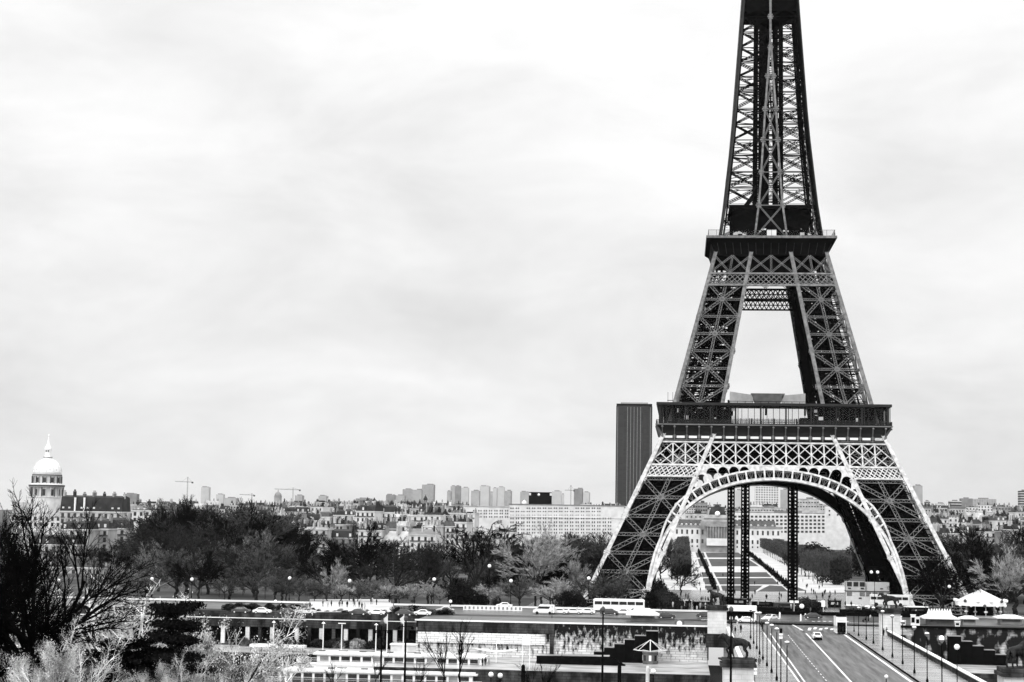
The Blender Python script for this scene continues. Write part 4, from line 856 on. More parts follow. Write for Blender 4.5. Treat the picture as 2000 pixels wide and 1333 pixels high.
# ---- the domed military school at the end of the lawns
def school():
    y = 915; t = thing('palace', 'long classical palace with a square dome and columned portico at the end of the lawns', 'palace', (0, y, 0)); Zc = lambda v: aty(1401, v, y).z
    X = lambda u: aty(u, 1050, y).x
    mb = MB(); mb.box(((X(1312)+X(1526))/2, 9, Zc(1030)/2), (X(1526)-X(1312), 16, Zc(1030))); wl = mb.build('wall', M['wall3'], t)
    mb = MB(); mb.box(((X(1312)+X(1526))/2, 8.8, Zc(1029)), (X(1526)-X(1312)+1, 17.5, 1.4)); mb.build('cornice', M['grey'], t)
    for a, b in ((1318, 1372), (1432, 1516)):
        mb = MB(); xa, xb = X(a), X(b); z0, z1_ = Zc(1028), Zc(1016); mb.add([(xa, 1, z0), (xb, 1, z0), (xb, 16, z0), (xa, 16, z0), (xa+1, 5, z1_), (xb-1, 5, z1_), (xb-1, 12, z1_), (xa+1, 12, z1_)], [(0, 1, 5, 4), (1, 2, 6, 5), (2, 3, 7, 6), (3, 0, 4, 7), (4, 5, 6, 7)]); rf = mb.build('roof', M['dgrey'], t)
        n = 6
        for i in range(n): 
            mb = MB(); mb.ball((xa+(xb-xa)*(i+.5)/n, 1.2, z0+1.0), 1.0, 6); mb.build('oculus', M['wall'], rf)
    xc = X(1401); mb = MB(); mb.box((xc, 6, Zc(1019)/2), (X(1434)-X(1368), 16, Zc(1019))); pv = mb.build('central_pavilion', M['wall2'], t)
    mb = MB(); mb.box((xc, 8, (Zc(1019)+Zc(1006))/2), (X(1428)-X(1376), 18, Zc(1006)-Zc(1019))); mb.box((xc, 7.5, Zc(1012)), (X(1430)-X(1374), 19.5, .8)); mb.build('attic', M['wall'], t)
    mb = MB(); r = (X(1418)-X(1386))/2; z0 = Zc(1006); h = Zc(988)-z0
    mb.lathe([(r*1.414, z0)]+[(r*1.414*math.cos(a)**.8, z0+h*math.sin(a)) for a in [i*math.pi/18 for i in range(1, 9)]]+[(r*.3, z0+h)], (xc, 9, 0), 4, math.pi/4); mb.build('dome', M['slate'], t)
    mb = MB(); mb.box((xc, 9, z0+h+.6), (r*.95, r*.95, 1.2)); mb.tube((xc, 9, z0+h+1), (xc, 9, z0+h+3), .25); mb.build('dome_platform', M['dgrey'], t); mb = MB(); mb.ball((xc, -.6, Zc(1004)), 2.2); mb.build('clock', M['white'], t)
    mb = MB(); mb.add([(X(1381), -3, Zc(1026)), (X(1421), -3, Zc(1026)), (xc, -3, Zc(1019.5)), (X(1381), 2, Zc(1026)), (X(1421), 2, Zc(1026)), (xc, 2, Zc(1019.5))], [(0, 1, 2), (0, 2, 5, 3), (1, 4, 5, 2), (0, 3, 4, 1)]); mb.build('pediment', M['wall2'], t)
    mb = MB(); mb.box((xc, -1.8, Zc(1027.5)), (X(1424)-X(1378), 4, 1.6)); mb.build('entablature', M['wall2'], t)
    mb = MB(); mb.box((xc, -1.2, (Zc(1030)+Zc(1052))/2), (X(1422)-X(1380), .6, Zc(1030)-Zc(1052))); mb.build('portico_recess', M['black'], t)
    for i in range(8):
        mb = MB(); x = X(1382)+(X(1420)-X(1382))*i/7; mb.tube((x, -3.0, Zc(1052)), (x, -3.0, Zc(1029.5)), .6, n=8); mb.build('column', M['wall2'], t)
    mb = MB(); mb.box((xc, -2, Zc(1059)), (X(1422)-X(1380), 5, Zc(1052)-Zc(1066))); mb.build('portico_base', M['wall3'], t)
    for u in list(range(1322, 1372, 10))+list(range(1440, 1522, 10)):
        for v, h in ((1040, 3.6), (1058, 3.2)): window(wl, X(u), .95, Zc(v), 1.5, h)
        window(wl, X(u), .95, Zc(1068), 1.2, 1.4)
    for u in (1372, 1428):
        for v, h in ((1040, 4), (1058, 3.4)): window(pv, X(u), -2.05, Zc(v), 1.6, h)
school()
def slab(lab, u0, u1, v0, y, vr, nu, wsz, wall='wall3', roof='zinc', dep=14, skip=0):
    x0, x1, _, zt = span(u0, u1, v0, v0+5, y); t = thing('office_block', lab, 'building', (x0, y, 0)); W_ = x1-x0; mb = MB(); mb.box((W_/2, dep/2, zt/2), (W_, dep, zt)); wl = mb.build('wall', M[wall], t); mb = MB(); mb.box((W_/2, dep/2, zt+.35), (W_*.98, dep*.95, .7)); mb.box((W_*.6, dep/2, zt+1.6), (W_*.3, dep*.4, 2.4)); mb.build('roof', M[roof], t)
    for v in vr:
        for i in range(nu):
            p = aty(u0+(u1-u0)*(i+.5)/nu, v, y); window(wl, p.x-x0, -.06, p.z, *wsz)
    return t
slab('white office block with dark square windows behind the palace wing', 1432, 1612, 1003, 1080, (1009.5, 1017, 1024, 1031.5, 1039), 22, (2.3, 1.9))
slab('lower white block left of the palace dome', 1338, 1380, 1004, 1250, (1010,), 5, (1.5, 1.6), 'wall', 'slate'); slab('grey block behind the palace dome', 1358, 1382, 983, 1500, (990, 997), 5, (2, 1.8), 'wall2', 'dgrey')
slab('plain white block at the right foot of the arch', 1612, 1660, 990, 1150, (998, 1006), 3, (1.5, 1.6)); slab('white stepped block right of the wide gridded tower', 1556, 1600, 976, 1700, (982, 990), 8, (2, 1.5), 'wall'); slab('pale block between the lattice masts', 1462, 1530, 993, 1400, (997,), 12, (1.8, 1.2), 'wall')
# ---- the big dark mansard block on the left and its white neighbours
t = house('big block with a black mansard roof and white chimney flues', 118, 238, 968, 330, dep=16, roof='mansard', rh=8.5, rm='slate', rows=4, chim=7, cols=10, cat='apartment block', nm='apartment_block')
for u in (146, 164):
    p = aty(u, 985, 329.6); mb = MB(); mb.box((p.x-t.location.x, .3, p.z-.3), (.75, 1.2, 7.5)); mb.build('flue', M['white'], t)
house('pale block below the black mansard roof, with dark dormers', 120, 175, 1018, 235, dep=14, rows=4, chim=3, rh=4, cat='apartment block', nm='apartment_block'); house('white block with a tall dark attic storey beside the left trees', 172, 212, 1015, 250, dep=14, rows=4, chim=3, rh=4.5, cat='apartment block', nm='apartment_block'); house('white corner block with three window rows beside the left trees', 204, 246, 1012, 270, dep=14, rows=5, chim=2, rh=5, cat='apartment block', nm='apartment_block')
house('white low terrace with flat roof under the dome', 20, 130, 1003, 400, dep=14, roof='flat', rows=2, chim=0, cat='apartment block', nm='apartment_block', wm_='wall3', rm='zincp'); house('grey terrace half hidden by the big bare tree', 60, 150, 1045, 215, dep=14, rows=4, chim=4, cat='apartment block', nm='apartment_block'); house('pale terrace low behind the bare branches', 90, 215, 1088, 150, dep=12, rows=3, chim=4, cat='apartment block', nm='apartment_block', rm='dgrey')
house('white house right of the black mansard roof with a hipped dormer', 240, 288, 985, 420, dep=14, rows=3, chim=3, wm_='wall', rm='zinc'); house('white flat house with a dark shed on top', 258, 330, 994, 380, dep=14, roof='flat', rows=2, chim=2, wm_='wall3')
# ---- rows of houses: nearest first
_o = 'first second third fourth fifth sixth seventh eighth ninth tenth eleventh twelfth thirteenth fourteenth fifteenth sixteenth seventeenth eighteenth nineteenth'.split()
ORD = _o+[t+('ieth' if j == 0 else 'y-'+_o[j-1]) for t in ('twent', 'thirt', 'fort', 'fift') for j in range(10)]
def row(y, specs, where, rows=3, wsz=(1.3, 2.0), dep=13, prop=None):
    n = len(specs)
    for i, (u0, u1, v, rf, wmn, rmn) in enumerate(specs):
        tone = {'wall3': 'bright white', 'wall': 'pale', 'wall2': 'grey'}[wmn]; rt_ = {'mansard': 'mansard', 'gable': 'gabled', 'flat': 'flat'}[rf]; rtone = {'slate': 'black', 'zinc': 'grey', 'zincp': 'light', 'dgrey': 'dark'}[rmn]
        lab = f'{tone} house with {rtone} {rt_} roof, {ORD[i]} {where}'
        house(lab, u0, u1, v, y+R.uniform(-25, 25), dep=dep, rz=R.uniform(-.5, .5) if u1-u0 < 60 else 0, roof=rf, wm_=wmn, rm=rmn, rows=rows, chim=R.choice((2, 3, 4, 5)), rh=R.uniform(2.5, 4.8) if rf != 'flat' else R.uniform(1, 2.2), group=f'houses {where}', wsz=wsz, cols=max(2, int((u1-u0)*(y-CAM.y)/FPX/3.2)))
def auto(u0, u1, v0, v1, wmin, wmax, seed):
    rr_ = random.Random(seed); out = []; u = u0
    while u < u1:
        w_ = rr_.uniform(wmin, wmax); out.append((u, u+w_*1.08, rr_.uniform(v0, v1), rr_.choice(('mansard', 'mansard', 'gable', 'flat')), rr_.choice(('wall', 'wall3', 'wall3', 'wall2')), rr_.choice(('slate', 'slate', 'slate', 'dgrey', 'dgrey', 'zincp')))); u += w_
    return out
row(330, [(522, 560, 1036, 'flat', 'wall3', 'zincp'), (560, 598, 1030, 'mansard', 'wall3', 'zinc'), (598, 640, 1026, 'flat', 'wall', 'zincp'), (640, 690, 1034, 'mansard', 'wall2', 'slate'), (700, 745, 1030, 'flat', 'wall3', 'slate'), (742, 800, 1038, 'gable', 'wall3', 'zincp'), (800, 850, 1034, 'gable', 'wall3', 'zinc'), (905, 960, 1046, 'gable', 'wall3', 'slate'), (960, 1010, 1034, 'flat', 'wall3', 'slate')], 'along the park trees', 5, (1.2, 2.0))
row(480, [(520, 548, 1014, 'mansard', 'wall3', 'slate'), (548, 590, 1008, 'mansard', 'wall3', 'slate'), (590, 625, 1002, 'mansard', 'wall3', 'slate'), (625, 668, 1010, 'flat', 'wall3', 'zincp'), (660, 692, 996, 'mansard', 'wall3', 'slate'), (692, 735, 986, 'mansard', 'wall3', 'slate'), (733, 775, 987, 'mansard', 'wall3', 'slate'), (772, 800, 1000, 'gable', 'wall3', 'zincp'), (792, 830, 1004, 'flat', 'wall3', 'zincp'), (826, 862, 996, 'gable', 'wall3', 'slate'), (858, 905, 1000, 'flat', 'wall3', 'zincp'), (890, 925, 1012, 'mansard', 'wall', 'slate')], 'in the middle roof row', 3)
row(400, auto(515, 905, 1014, 1032, 13, 24, 71), 'in the lower roof row', 4, (1.3, 2.0)); row(820, auto(500, 900, 986, 997, 16, 30, 5), 'in the upper roof row', 2); row(600, auto(505, 905, 999, 1012, 18, 32, 51), 'above the middle roof row', 3); row(1020, auto(500, 905, 982, 990, 16, 28, 57), 'below the topmost roof row', 2); row(1250, auto(240, 905, 978, 988, 16, 40, 11), 'in the topmost roof row', 2, (1.5, 1.8)); 
row(500, auto(1815, 2010, 1022, 1038, 14, 26, 21), 'beyond the right trees', 3); row(720, auto(1808, 2010, 1006, 1018, 14, 26, 61), 'in the middle row on the right', 3); row(980, auto(1800, 2010, 994, 1005, 13, 24, 23), 'below the hilltop blocks', 2); row(1500, auto(1795, 2010, 984, 992, 18, 34, 29), 'on the right skyline', 2, (1.6, 1.6))
row(1900, auto(1140, 1215, 984, 989, 16, 30, 31), 'behind the long white building', 1, (1.6, 1.6)); row(1750, auto(1330, 1640, 984, 998, 16, 34, 37), 'seen through the arch', 2, (1.6, 1.6))
# ================================================================ trees
M['bark'] = mat('dark bark', .022, .95, .4, 1.5, 0); M['barkp'] = mat('pale flaking bark', .66, .9, .4, 1.2, 0)
M['tw0'] = mat('black twigs', .003, 1, .4, .3, 0); M['tw1'] = mat('dark brown twigs', .02, 1, .95, .9, 0, 6); M['tw2'] = mat('grey twigs', .055, 1, .95, .9, 0, 6); M['tw3'] = mat('pale twigs', .26, 1, .95, .9, 0, 6); M['tw4'] = mat('whitish twigs', .52, 1, .8, .7, 0, 6); M['tw5'] = mat('light grey twigs', .12, 1, .95, .9, 0, 6)
M['needle'] = mat('dark evergreen leaves', .008, .95, .5, .5, 0); M['ever'] = mat('evergreen leaves', .02, .95, .5, .3, 0); M['bloss'] = mat('pale spring blossom', .62, .9, .97, .8, 0, 8)
class TB:
    def __init__(s): s.v = []; s.f = []
    def seg(s, p, q, r0, r1, n=3):
        d = (q-p); 
        if d.length < 1e-5: return
        d.normalize(); e = d.orthogonal().normalized(); g = d.cross(e); o = len(s.v)
        for P, r in ((p, r0), (q, r1)):
            for i in range(n): t = 2*math.pi*i/n; s.v.append(tuple(P+e*(r*math.cos(t))+g*(r*math.sin(t))))
        s.f += [(o+i, o+(i+1) % n, o+n+(i+1) % n, o+n+i) for i in range(n)]
    def leaf(s, p, sz, rr):
        a = V((rr.gauss(0, 1), rr.gauss(0, 1), rr.gauss(0, 1))).normalized()*sz; b = a.orthogonal().normalized()*sz*rr.uniform(.5, .9); o = len(s.v)
        s.v += [tuple(p-a), tuple(p+b), tuple(p+a), tuple(p-b)]; s.f.append((o, o+1, o+2, o+3))
    def mesh(s, name, m):
        me = bpy.data.meshes.new(name); me.from_pydata(s.v, [], s.f); me.materials.append(m); return me
def rdir(rr, d, ang):                                          # a direction turned away from d by about ang
    e = d.orthogonal().normalized(); g = d.cross(e); t = rr.uniform(0, 2*math.pi); a = ang*rr.uniform(.7, 1.25)
    return (d*math.cos(a)+(e*math.cos(t)+g*math.sin(t))*math.sin(a)).normalized()
def grow(seed, H, fork=.28, cnt=(6, 6, 6, 7), ang=(.55, .6, .65, .7), ln=(.42, .5, .5, .42), r0=.018, up=.25, tw=.03, lean=0, flat=0, wig=.12):
    rr = random.Random(seed); T = TB(); K = TB(); top = V((lean*H*.3, 0, H*fork)); rb = H*r0
    n = 5; p = V((0, 0, -.5))
    for i in range(n):
        q = V((lean*H*.3*(i+1)/n+rr.uniform(-.02, .02)*H*(i < n-1), rr.uniform(-.015, .015)*H, H*fork*(i+1)/n)); T.seg(p, q, rb*(1.15-.08*i), rb*(1.07-.08*i), 7); p = q
    def br(p, d, L_, r, lv):
        k = 3 if lv < 2 else 2; pts = [p]; dd = d.copy(); q = p
        for i in range(k):
            dd = (dd+V((rr.gauss(0, wig), rr.gauss(0, wig), rr.gauss(0, wig)+up*(.35 if lv else .6)/k))).normalized()
            if flat and q.z > H*flat: dd.z *= .3; dd.normalize()
            q = q+dd*(L_/k); B = T if lv == 0 else K; B.seg(pts[-1], q, r*(1-.35*i/k), r*(1-.35*(i+1)/k), 5 if lv == 0 else (4 if lv == 1 else 3)); pts.append(q)
        if lv+1 >= len(cnt):
            return
        c = cnt[lv+1]
        for j in range(c):
            t = .25+.75*(j+rr.random())/c; t = min(t, .999); i = min(k-1, int(t*k)); P = pts[i].lerp(pts[i+1], t*k-i)
            d2 = rdir(rr, dd, ang[min(lv+1, len(ang)-1)]*(1.15-.5*t)); L2 = L_*ln[min(lv+1, len(ln)-1)]*rr.uniform(.7, 1.3)*(1.25-.45*t)
            if lv+2 >= len(cnt): K.seg(P, P+d2*L2*.55, tw, tw*.8); K.seg(P+d2*L2*.55, P+d2*L2*.55+(d2+V((rr.gauss(0, .3), rr.gauss(0, .3), .25))).normalized()*L2*.45, tw*.8, tw*.4)
            else: br(P, d2, L2, max(tw, r*.5), lv+1)
    for j in range(cnt[0]):
        d = rdir(rr, V((lean*.4, 0, 1)).normalized(), ang[0]) if j else V((lean*.3, 0, 1)).normalized()
        P = V((0, 0, 0)).lerp(top, rr.uniform(.72, 1)) if j else top
        br(P, d, H*ln[0]*rr.uniform(.8, 1.15), rb*rr.uniform(.45, .65), 0)
    zm = max(v[2] for v in K.v); s = H/zm
    for B in (T, K): B.v = [(a*s, b*s, c*s) for a, b, c in B.v]
    return T, K
def tree_mesh(key, mt, mc, **k):
    T, K = grow(**k); return (T.mesh('trunk', M[mt]), K.mesh('crown', M[mc]))
def put_tree(nm, lab, grp, meshes, x, y, zb, sc, rz, cat='tree', mats=None):
    t = thing(nm, lab, cat, (x, y, zb), rz, grp); t.scale = (sc,)*3 if not isinstance(sc, tuple) else sc
    for n_, me in zip(('trunk', 'crown'), meshes): o = bpy.data.objects.new(n_, me); col.objects.link(o); o.parent = t
    return t
PT = {}
kk = dict(fork=.22, cnt=(8, 7, 6, 9), tw=.05)
for s, (mt, mc, ex) in enumerate((('bark', 'tw1', dict(ang=(.75, .7, .7, .8), up=.12)), ('bark', 'tw1', dict(ang=(.5, .6, .6, .7), up=.3)), ('bark', 'tw2', dict(ang=(.85, .75, .7, .8), up=.1, fork=.18)), ('bark', 'tw2', dict(ang=(.7, .7, .7, .8), up=.15)), ('bark', 'tw0', dict(ang=(.75, .7, .65, .75), up=.12)), ('bark', 'tw0', dict(ang=(.42, .5, .6, .6), up=.35)))):
    PT[s] = tree_mesh(s, mt, mc, **{**kk, **ex}, seed=40+s, H=20)
for s, sd in ((6, 46), (7, 48)): PT[s] = tree_mesh(s, 'bark', 'tw5', **{**kk, 'ang': (.75, .7, .7, .8), 'up': .15, 'cnt': (8, 7, 6, 7)}, seed=sd, H=20)
PT['pale'] = tree_mesh('p', 'bark', 'tw3', seed=71, H=9, fork=.25, cnt=(8, 7, 6, 6), ang=(.75, .65, .7, .8), tw=.03, up=.1)
PT['fuzz'] = tree_mesh('f', 'bark', 'tw2', seed=72, H=8, fork=.3, cnt=(8, 7, 6, 6), ang=(.8, .65, .7, .8), tw=.032, up=.15)
PT['white'] = tree_mesh('w', 'bark', 'tw3', seed=73, H=22, fork=.3, cnt=(10, 8, 7, 8), ang=(.62, .55, .6, .7), tw=.045, up=.15, r0=.011)
PT['flat'] = tree_mesh('fl', 'bark', 'tw0', seed=74, H=24, fork=.3, cnt=(9, 5, 6, 8), ang=(.5, .45, .7, .8), ln=(.62, .4, .42, .4), tw=.05, up=.3, flat=.84)
PT['sky'] = tree_mesh('sk', 'bark', 'tw0', seed=75, H=24, fork=.22, cnt=(7, 7, 7, 9), ang=(.5, .6, .65, .75), tw=.055, up=.35)
def clipped(seed):
    rr = random.Random(seed); T = TB(); K = TB(); T.seg(V((0, 0, -.3)), V((0, 0, 5)), .2, .14, 6)
    for i in range(8):
        a = i*.785; T.seg(V((0, 0, 3.6)), V((2.0*math.cos(a), 2.0*math.sin(a), 6.2)), .1, .06, 4)
    for _ in range(1700):
        p = V((rr.uniform(-2.7, 2.7), rr.uniform(-2.7, 2.7), rr.uniform(4.2, 11.2))); d = V((rr.gauss(0, .35), rr.gauss(0, .35), 1)).normalized()*rr.uniform(.7, 1.6); q = p+d; q.z = min(q.z, 12); K.seg(p, q, .045, .025)
    return T.mesh('trunk', M['bark']), K.mesh('crown', M['tw2'])
PT['clip'] = clipped(5)
def leafy(seed, H, lumps, n, sz, m, trunk='bark', flat=1.0, th=.25):
    rr = random.Random(seed); T = TB(); K = TB(); T.seg(V((0, 0, -.3)), V((0, 0, H*th+.5)), H*.03, H*.02, 6)
    for c, r in lumps:
        c = V(c)*H; T.seg(V((0, 0, H*th*rr.uniform(.4, 1))), c, H*.012, H*.005, 4)
        for _ in range(int(n*r*r*8)):
            d = V((rr.gauss(0, 1), rr.gauss(0, 1), rr.gauss(0, 1))).normalized(); q = c+V((d.x, d.y, d.z*flat))*(H*r*rr.uniform(.35, 1.08)**.6); K.leaf(q, sz*rr.uniform(.6, 1.4), rr)
    return T.mesh('trunk', M[trunk]), K.mesh('crown', M[m])
rr = random.Random(12)
L_sh = [((rr.uniform(-.3, .3), rr.uniform(-.3, .3), rr.uniform(.2, .75)), rr.uniform(.18, .3)) for _ in range(14)]
PT['shrub'] = leafy(3, 6, L_sh, 900, .16, 'needle'); PT['shrub2'] = leafy(4, 6, [((c[1], c[0], c[2]), r) for c, r in L_sh[::-1]], 800, .16, 'ever')
PT['shp'] = leafy(9, 3, L_sh, 500, .1, 'tw3'); PT['shd'] = leafy(10, 3, L_sh[::-1], 500, .1, 'tw1')
PT['conif'] = leafy(6, 6, [((0, 0, .12+.075*i), .26*(1-i/12.5)) for i in range(12)], 1200, .14, 'needle', th=.1)
PT['yew'] = leafy(7, 3.2, [((0, 0, .1+.08*i), .3*(1-i/13)) for i in range(12)], 420, .15, 'needle', th=.1)
def G(y): return 0 if y > -40 else (ZQ if y < -120 else ZQ*(-40-y)/80)
def by_top(key, u, v, y, nm, lab, grp, wid=1.0, zb=None, H0=None, rz=None):
    p = aty(u, v, y); zb = G(y) if zb is None else zb; H0 = H0 or max(c.co.z for c in PT[key][1].vertices); s = (p.z-zb)/H0
    return put_tree(nm, lab, grp, PT[key], p.x, y, zb, (s*wid, s*wid, s), R.uniform(0, 6.28) if rz is None else rz)
ENV = [(140, 1062), (190, 1052), (230, 1058), (270, 1040), (300, 1010), (322, 975), (365, 966), (405, 980), (425, 1002), (445, 982), (480, 972), (525, 976), (545, 1000), (570, 1040), (600, 1052), (640, 1068), (668, 1040), (700, 1020), (740, 1030), (760, 1070), (800, 1075), (830, 1050), (870, 1050), (895, 1040), (980, 1040), (1010, 1030), (1060, 1026), (1100, 1024), (1160, 1022), (1215, 1026)]
TONE = ['dark', 'dark upright', 'grey', 'spreading grey', 'black', 'black upright', 'light grey', 'light grey']
def layer(u0, u1, step, y, dv, keys, where, wid=1.0, env=ENV, yj=25):
    u = u0; i = 0
    while u < u1:
        k = R.choice(keys); v = lerp_tab(env, u)+dv+R.uniform(-6, 14)
        by_top(k, u, v, y+R.uniform(-yj, yj), 'bare_tree', f'{TONE[k]} bare tree, {ORD[i]} from the left {where}', f'bare trees {where}', wid*R.uniform(.85, 1.15)); u += step*R.uniform(.75, 1.25); i += 1
layer(150, 600, 34, 230, 8, (0, 0, 4, 2), 'in the hindmost park row', 1.35)
layer(165, 1245, 40, 150, 14, (0, 1, 4, 2), 'in the back park row', 1.25)
layer(1000, 1225, 30, 110, 16, (0, 2, 4), 'before the long white building', 1.2)
layer(225, 1150, 42, 70, 42, (2, 3, 6, 0, 4), 'in the middle park row', 1.25)
layer(225, 1105, 46, -10, 66, (2, 6, 4, 7, 0), 'in the front park row', 1.25, yj=15)
layer(240, 1095, 52, -62, 92, (2, 6, 0, 4, 7), 'in the foremost park row', 1.25, yj=10)
for i, (u, v, k) in enumerate(((322, 972, 'sky'), (348, 964, 'sky'), (376, 965, 'sky'), (400, 976, 'sky'), (448, 980, 'sky'), (474, 970, 'sky'), (505, 972, 'sky'), (532, 980, 'sky'))):
    by_top(k, u, v, 120+14*(i % 3), 'tall_tree', f'tall black-topped tree on the skyline, {ORD[i]} from the left of its clump', 'tall trees breaking the skyline', .95)
by_top('flat', 932, 1014, -20, 'flat_topped_tree', 'dark flat-topped tree in front of the long white building', None, 1.15)
by_top('white', 1048, 1010, -50, 'plane_tree', 'big spreading plane tree with whitish branches before the long white building', None, 1.15)
by_top(0, 775, 1052, -40, 'bare_tree', 'dark airy tree half hiding the tall white house', None, 1.1); by_top(4, 640, 1060, -30, 'bare_tree', 'black airy tree before the pale blocks', None, 1.0); by_top(5, 595, 1032, 40, 'bare_tree', 'black bare tree standing before the white roofs', None, .8); by_top(4, 706, 1014, 10, 'bare_tree', 'tall black bare tree before the white houses', None, .95); by_top(1, 838, 1050, -80, 'bare_tree', 'slender dark tree on the lawn left of the flat-topped tree', None, .9)
for i, (u, v) in enumerate(((225, 1085), (262, 1100), (300, 1092), (345, 1108), (395, 1090), (430, 1112), (520, 1090), (655, 1085), (1130, 1075))):
    by_top('white', u, v, -20-6*(i % 4), 'plane_tree', f'slim whitish plane tree, {ORD[i]} from the left among the darker park trees', 'slim pale plane trees in the park', .75)
by_top('white', 478, 1050, -10, 'plane_tree', 'leaning plane tree with pale flaking trunk inside the park', None, .5)
for i, (u, v, k) in enumerate(((500, 1112, 'fuzz'), (538, 1118, 'fuzz'), (640, 1132, 'fuzz'), (668, 1128, 'pale'), (728, 1138, 'fuzz'), (762, 1132, 'pale'), (810, 1136, 'pale'), (844, 1128, 'pale'), (585, 1130, 'fuzz'), (700, 1140, 'fuzz'), (945, 1135, 'pale'), (970, 1142, 'pale'), (1015, 1128, 'fuzz'), (1080, 1128, 'pale'), (1105, 1120, 'pale'), (1140, 1130, 'fuzz'), (440, 1125, 'fuzz'), (1180, 1120, 'fuzz'), (1208, 1108, 'fuzz'), (615, 1142, 'fuzz'), (560, 1128, 'fuzz'), (780, 1150, 'fuzz'))):
    by_top(k, u, v, (-113 if 530 < u < 790 else -94)+(i*7 % 13)*(.3 if 530 < u < 790 else 1), 'small_tree', f'{"pale" if k == "pale" else "grey"} twiggy small tree in the quayside row, {ORD[i]} one planted', 'small trees along the quayside', 1.35)
for t, i in zip(sorted([o for o in col.objects if o.name.startswith('small_tree')], key=lambda o: o.location.x), range(99)): t['label'] = f'{"pale" if "pale" in t["label"] else "grey"} twiggy small tree, {ORD[i]} from the left along the quayside'
for u, v, y, k, w_, lab in ((905, 1138, -112, 'shrub', 1.25, 'large black evergreen bush beside the white barrier'), (938, 1160, -112, 'shrub', 1.2, 'broad low evergreen bush right of the largest bush'), (968, 1168, -112, 'shrub2', 1.0, 'small evergreen bush touching the broad low bush'), (1108, 1150, -110, 'shrub', 1.1, 'black evergreen bush behind the white van'), (1132, 1158, -110, 'shrub2', 1.0, 'small dark bush right of the bush behind the van'), (1227, 1158, -90, 'conif', 1.1, 'small black conifer in front of the left tower foot'), (1290, 1128, -60, 'shrub', .6, 'tall black bush inside the left foot of the arch'), (1272, 1152, -75, 'shrub', .8, 'black bush hiding the left arch foot'), (1308, 1150, -70, 'shrub2', 1.2, 'low dark bush left of the pale path'), (1692, 1046, 330, 'shrub', .9, 'dark cedar-like tree under the right side of the arch'), (1600, 1058, 420, 'shrub2', 1.3, 'dark bushy tree under the arch right of the lawns'), (830, 1182, -118, 'shrub2', 1.6, 'low dark bush above the quay left of the barrier'), (790, 1190, -120, 'shrub2', 1.9, 'long low bush above the arcade'), (590, 1192, -122, 'shrub', 1.6, 'low black shrub above the arcade, left of the white plaza'), (1582, 1166, -60, 'shrub2', 1.6, 'dark hedge clump near the right lattice mast'), (1630, 1085, 200, 'shrub2', 1.0, 'round dark shrub before the clipped trees on the right')):
    by_top(k, u, v, y, 'evergreen_bush', lab, None, w_)
for i, u in enumerate(range(440, 890, 13)):
    k = R.choice(('shp', 'shd', 'shd', 'shrub2', 'shrub')); p = aty(u+R.uniform(-5, 5), 1205, -162+R.uniform(-2.5, 3)); h = R.uniform(.9, 2.3) if not 620 < u < 770 else R.uniform(.5, 1.1); H0 = max(c.co.z for c in PT[k][1].vertices); wd = R.uniform(1.3, 2.4)
    put_tree('low_shrub', f'low scrubby bush, {ORD[i]} from the left above the arcade', 'low bushes above the arcade', PT[k], p.x, p.y, ZQ-.1, (h/H0*wd, h/H0*wd, h/H0), R.uniform(0, 6), 'shrub')
for i, u in enumerate(range(484, 875, 15)):
    by_top(R.choice(('shp', 'shd', 'shd', 'shrub2')), u+R.uniform(-6, 6), 1249+R.uniform(-5, 7), -169+R.uniform(-1, .6), 'wall_bush', f'ragged bush at the foot of the arcade, {ORD[i]} from the left', 'bushes at the foot of the arcade', R.uniform(.8, 1.8), zb=-4.4)
# ---- clipped lime blocks beside the long garden
n = 0
for side, ua, va, ub, vb, off in ((-1, 1338, 1160, 1338, 1078, 0), (-1, 1322, 1160, 1330, 1078, 0), (1, 1606, 1146, 1486, 1078, 0), (1, 1628, 1142, 1494, 1077, 0), (1, 1652, 1136, 1503, 1076, 0)):
    a, b = at(ua, va, 0), at(ub, vb, 0); m_ = 26
    if side < 0: a.y = max(a.y, 150)
    for i in range(m_):
        p = a.lerp(b, i/(m_-1)); 
        put_tree('clipped_tree', 'clipped grey garden tree in the blocks left of the lawns' if side < 0 else 'clipped grey garden tree in the blocks right of the lawns', 'clipped trees left of the lawns' if side < 0 else 'clipped trees right of the lawns', PT['clip'], p.x, p.y, 0, R.uniform(.92, 1.08), R.choice((0, 1.57, 3.14)))
for side, ua, va, ub, vb, m_ in ((-1, 1396, 1152, 1363, 1076, 34), (1, 1540, 1150, 1458, 1079, 34)):
    a, b = at(ua, va, 0), at(ub, vb, 0)
    for i in range(m_):
        p = a.lerp(b, i/(m_-1)); put_tree('clipped_yew', f'small black cone of clipped yew in the row on the {"left" if side < 0 else "right"} of the lawns', f'clipped yews {"left" if side < 0 else "right"} of the lawns', PT['yew'], p.x, p.y, 0, R.uniform(.9, 1.2), R.uniform(0, 6), 'shrub')
ENV2 = [(1540, 1075), (1600, 1062), (1650, 1060), (1700, 1070), (1790, 1062), (1850, 1052), (1880, 1022), (1905, 1014), (1940, 1028), (1965, 1016), (2010, 1026)]
layer(1545, 1720, 30, 330, 0, (2, 3, 0), 'under the right of the arch', 1.25, ENV2); layer(1790, 2010, 32, 90, 4, (0, 4, 2), 'in the back row on the right', 1.25, ENV2); layer(1800, 2010, 36, -20, 44, (2, 0, 4), 'in the front row on the right', 1.25, ENV2, 12)
layer(1795, 2010, 30, 40, 26, (0, 4, 0, 2), 'in the middle row on the right', 1.25, ENV2)
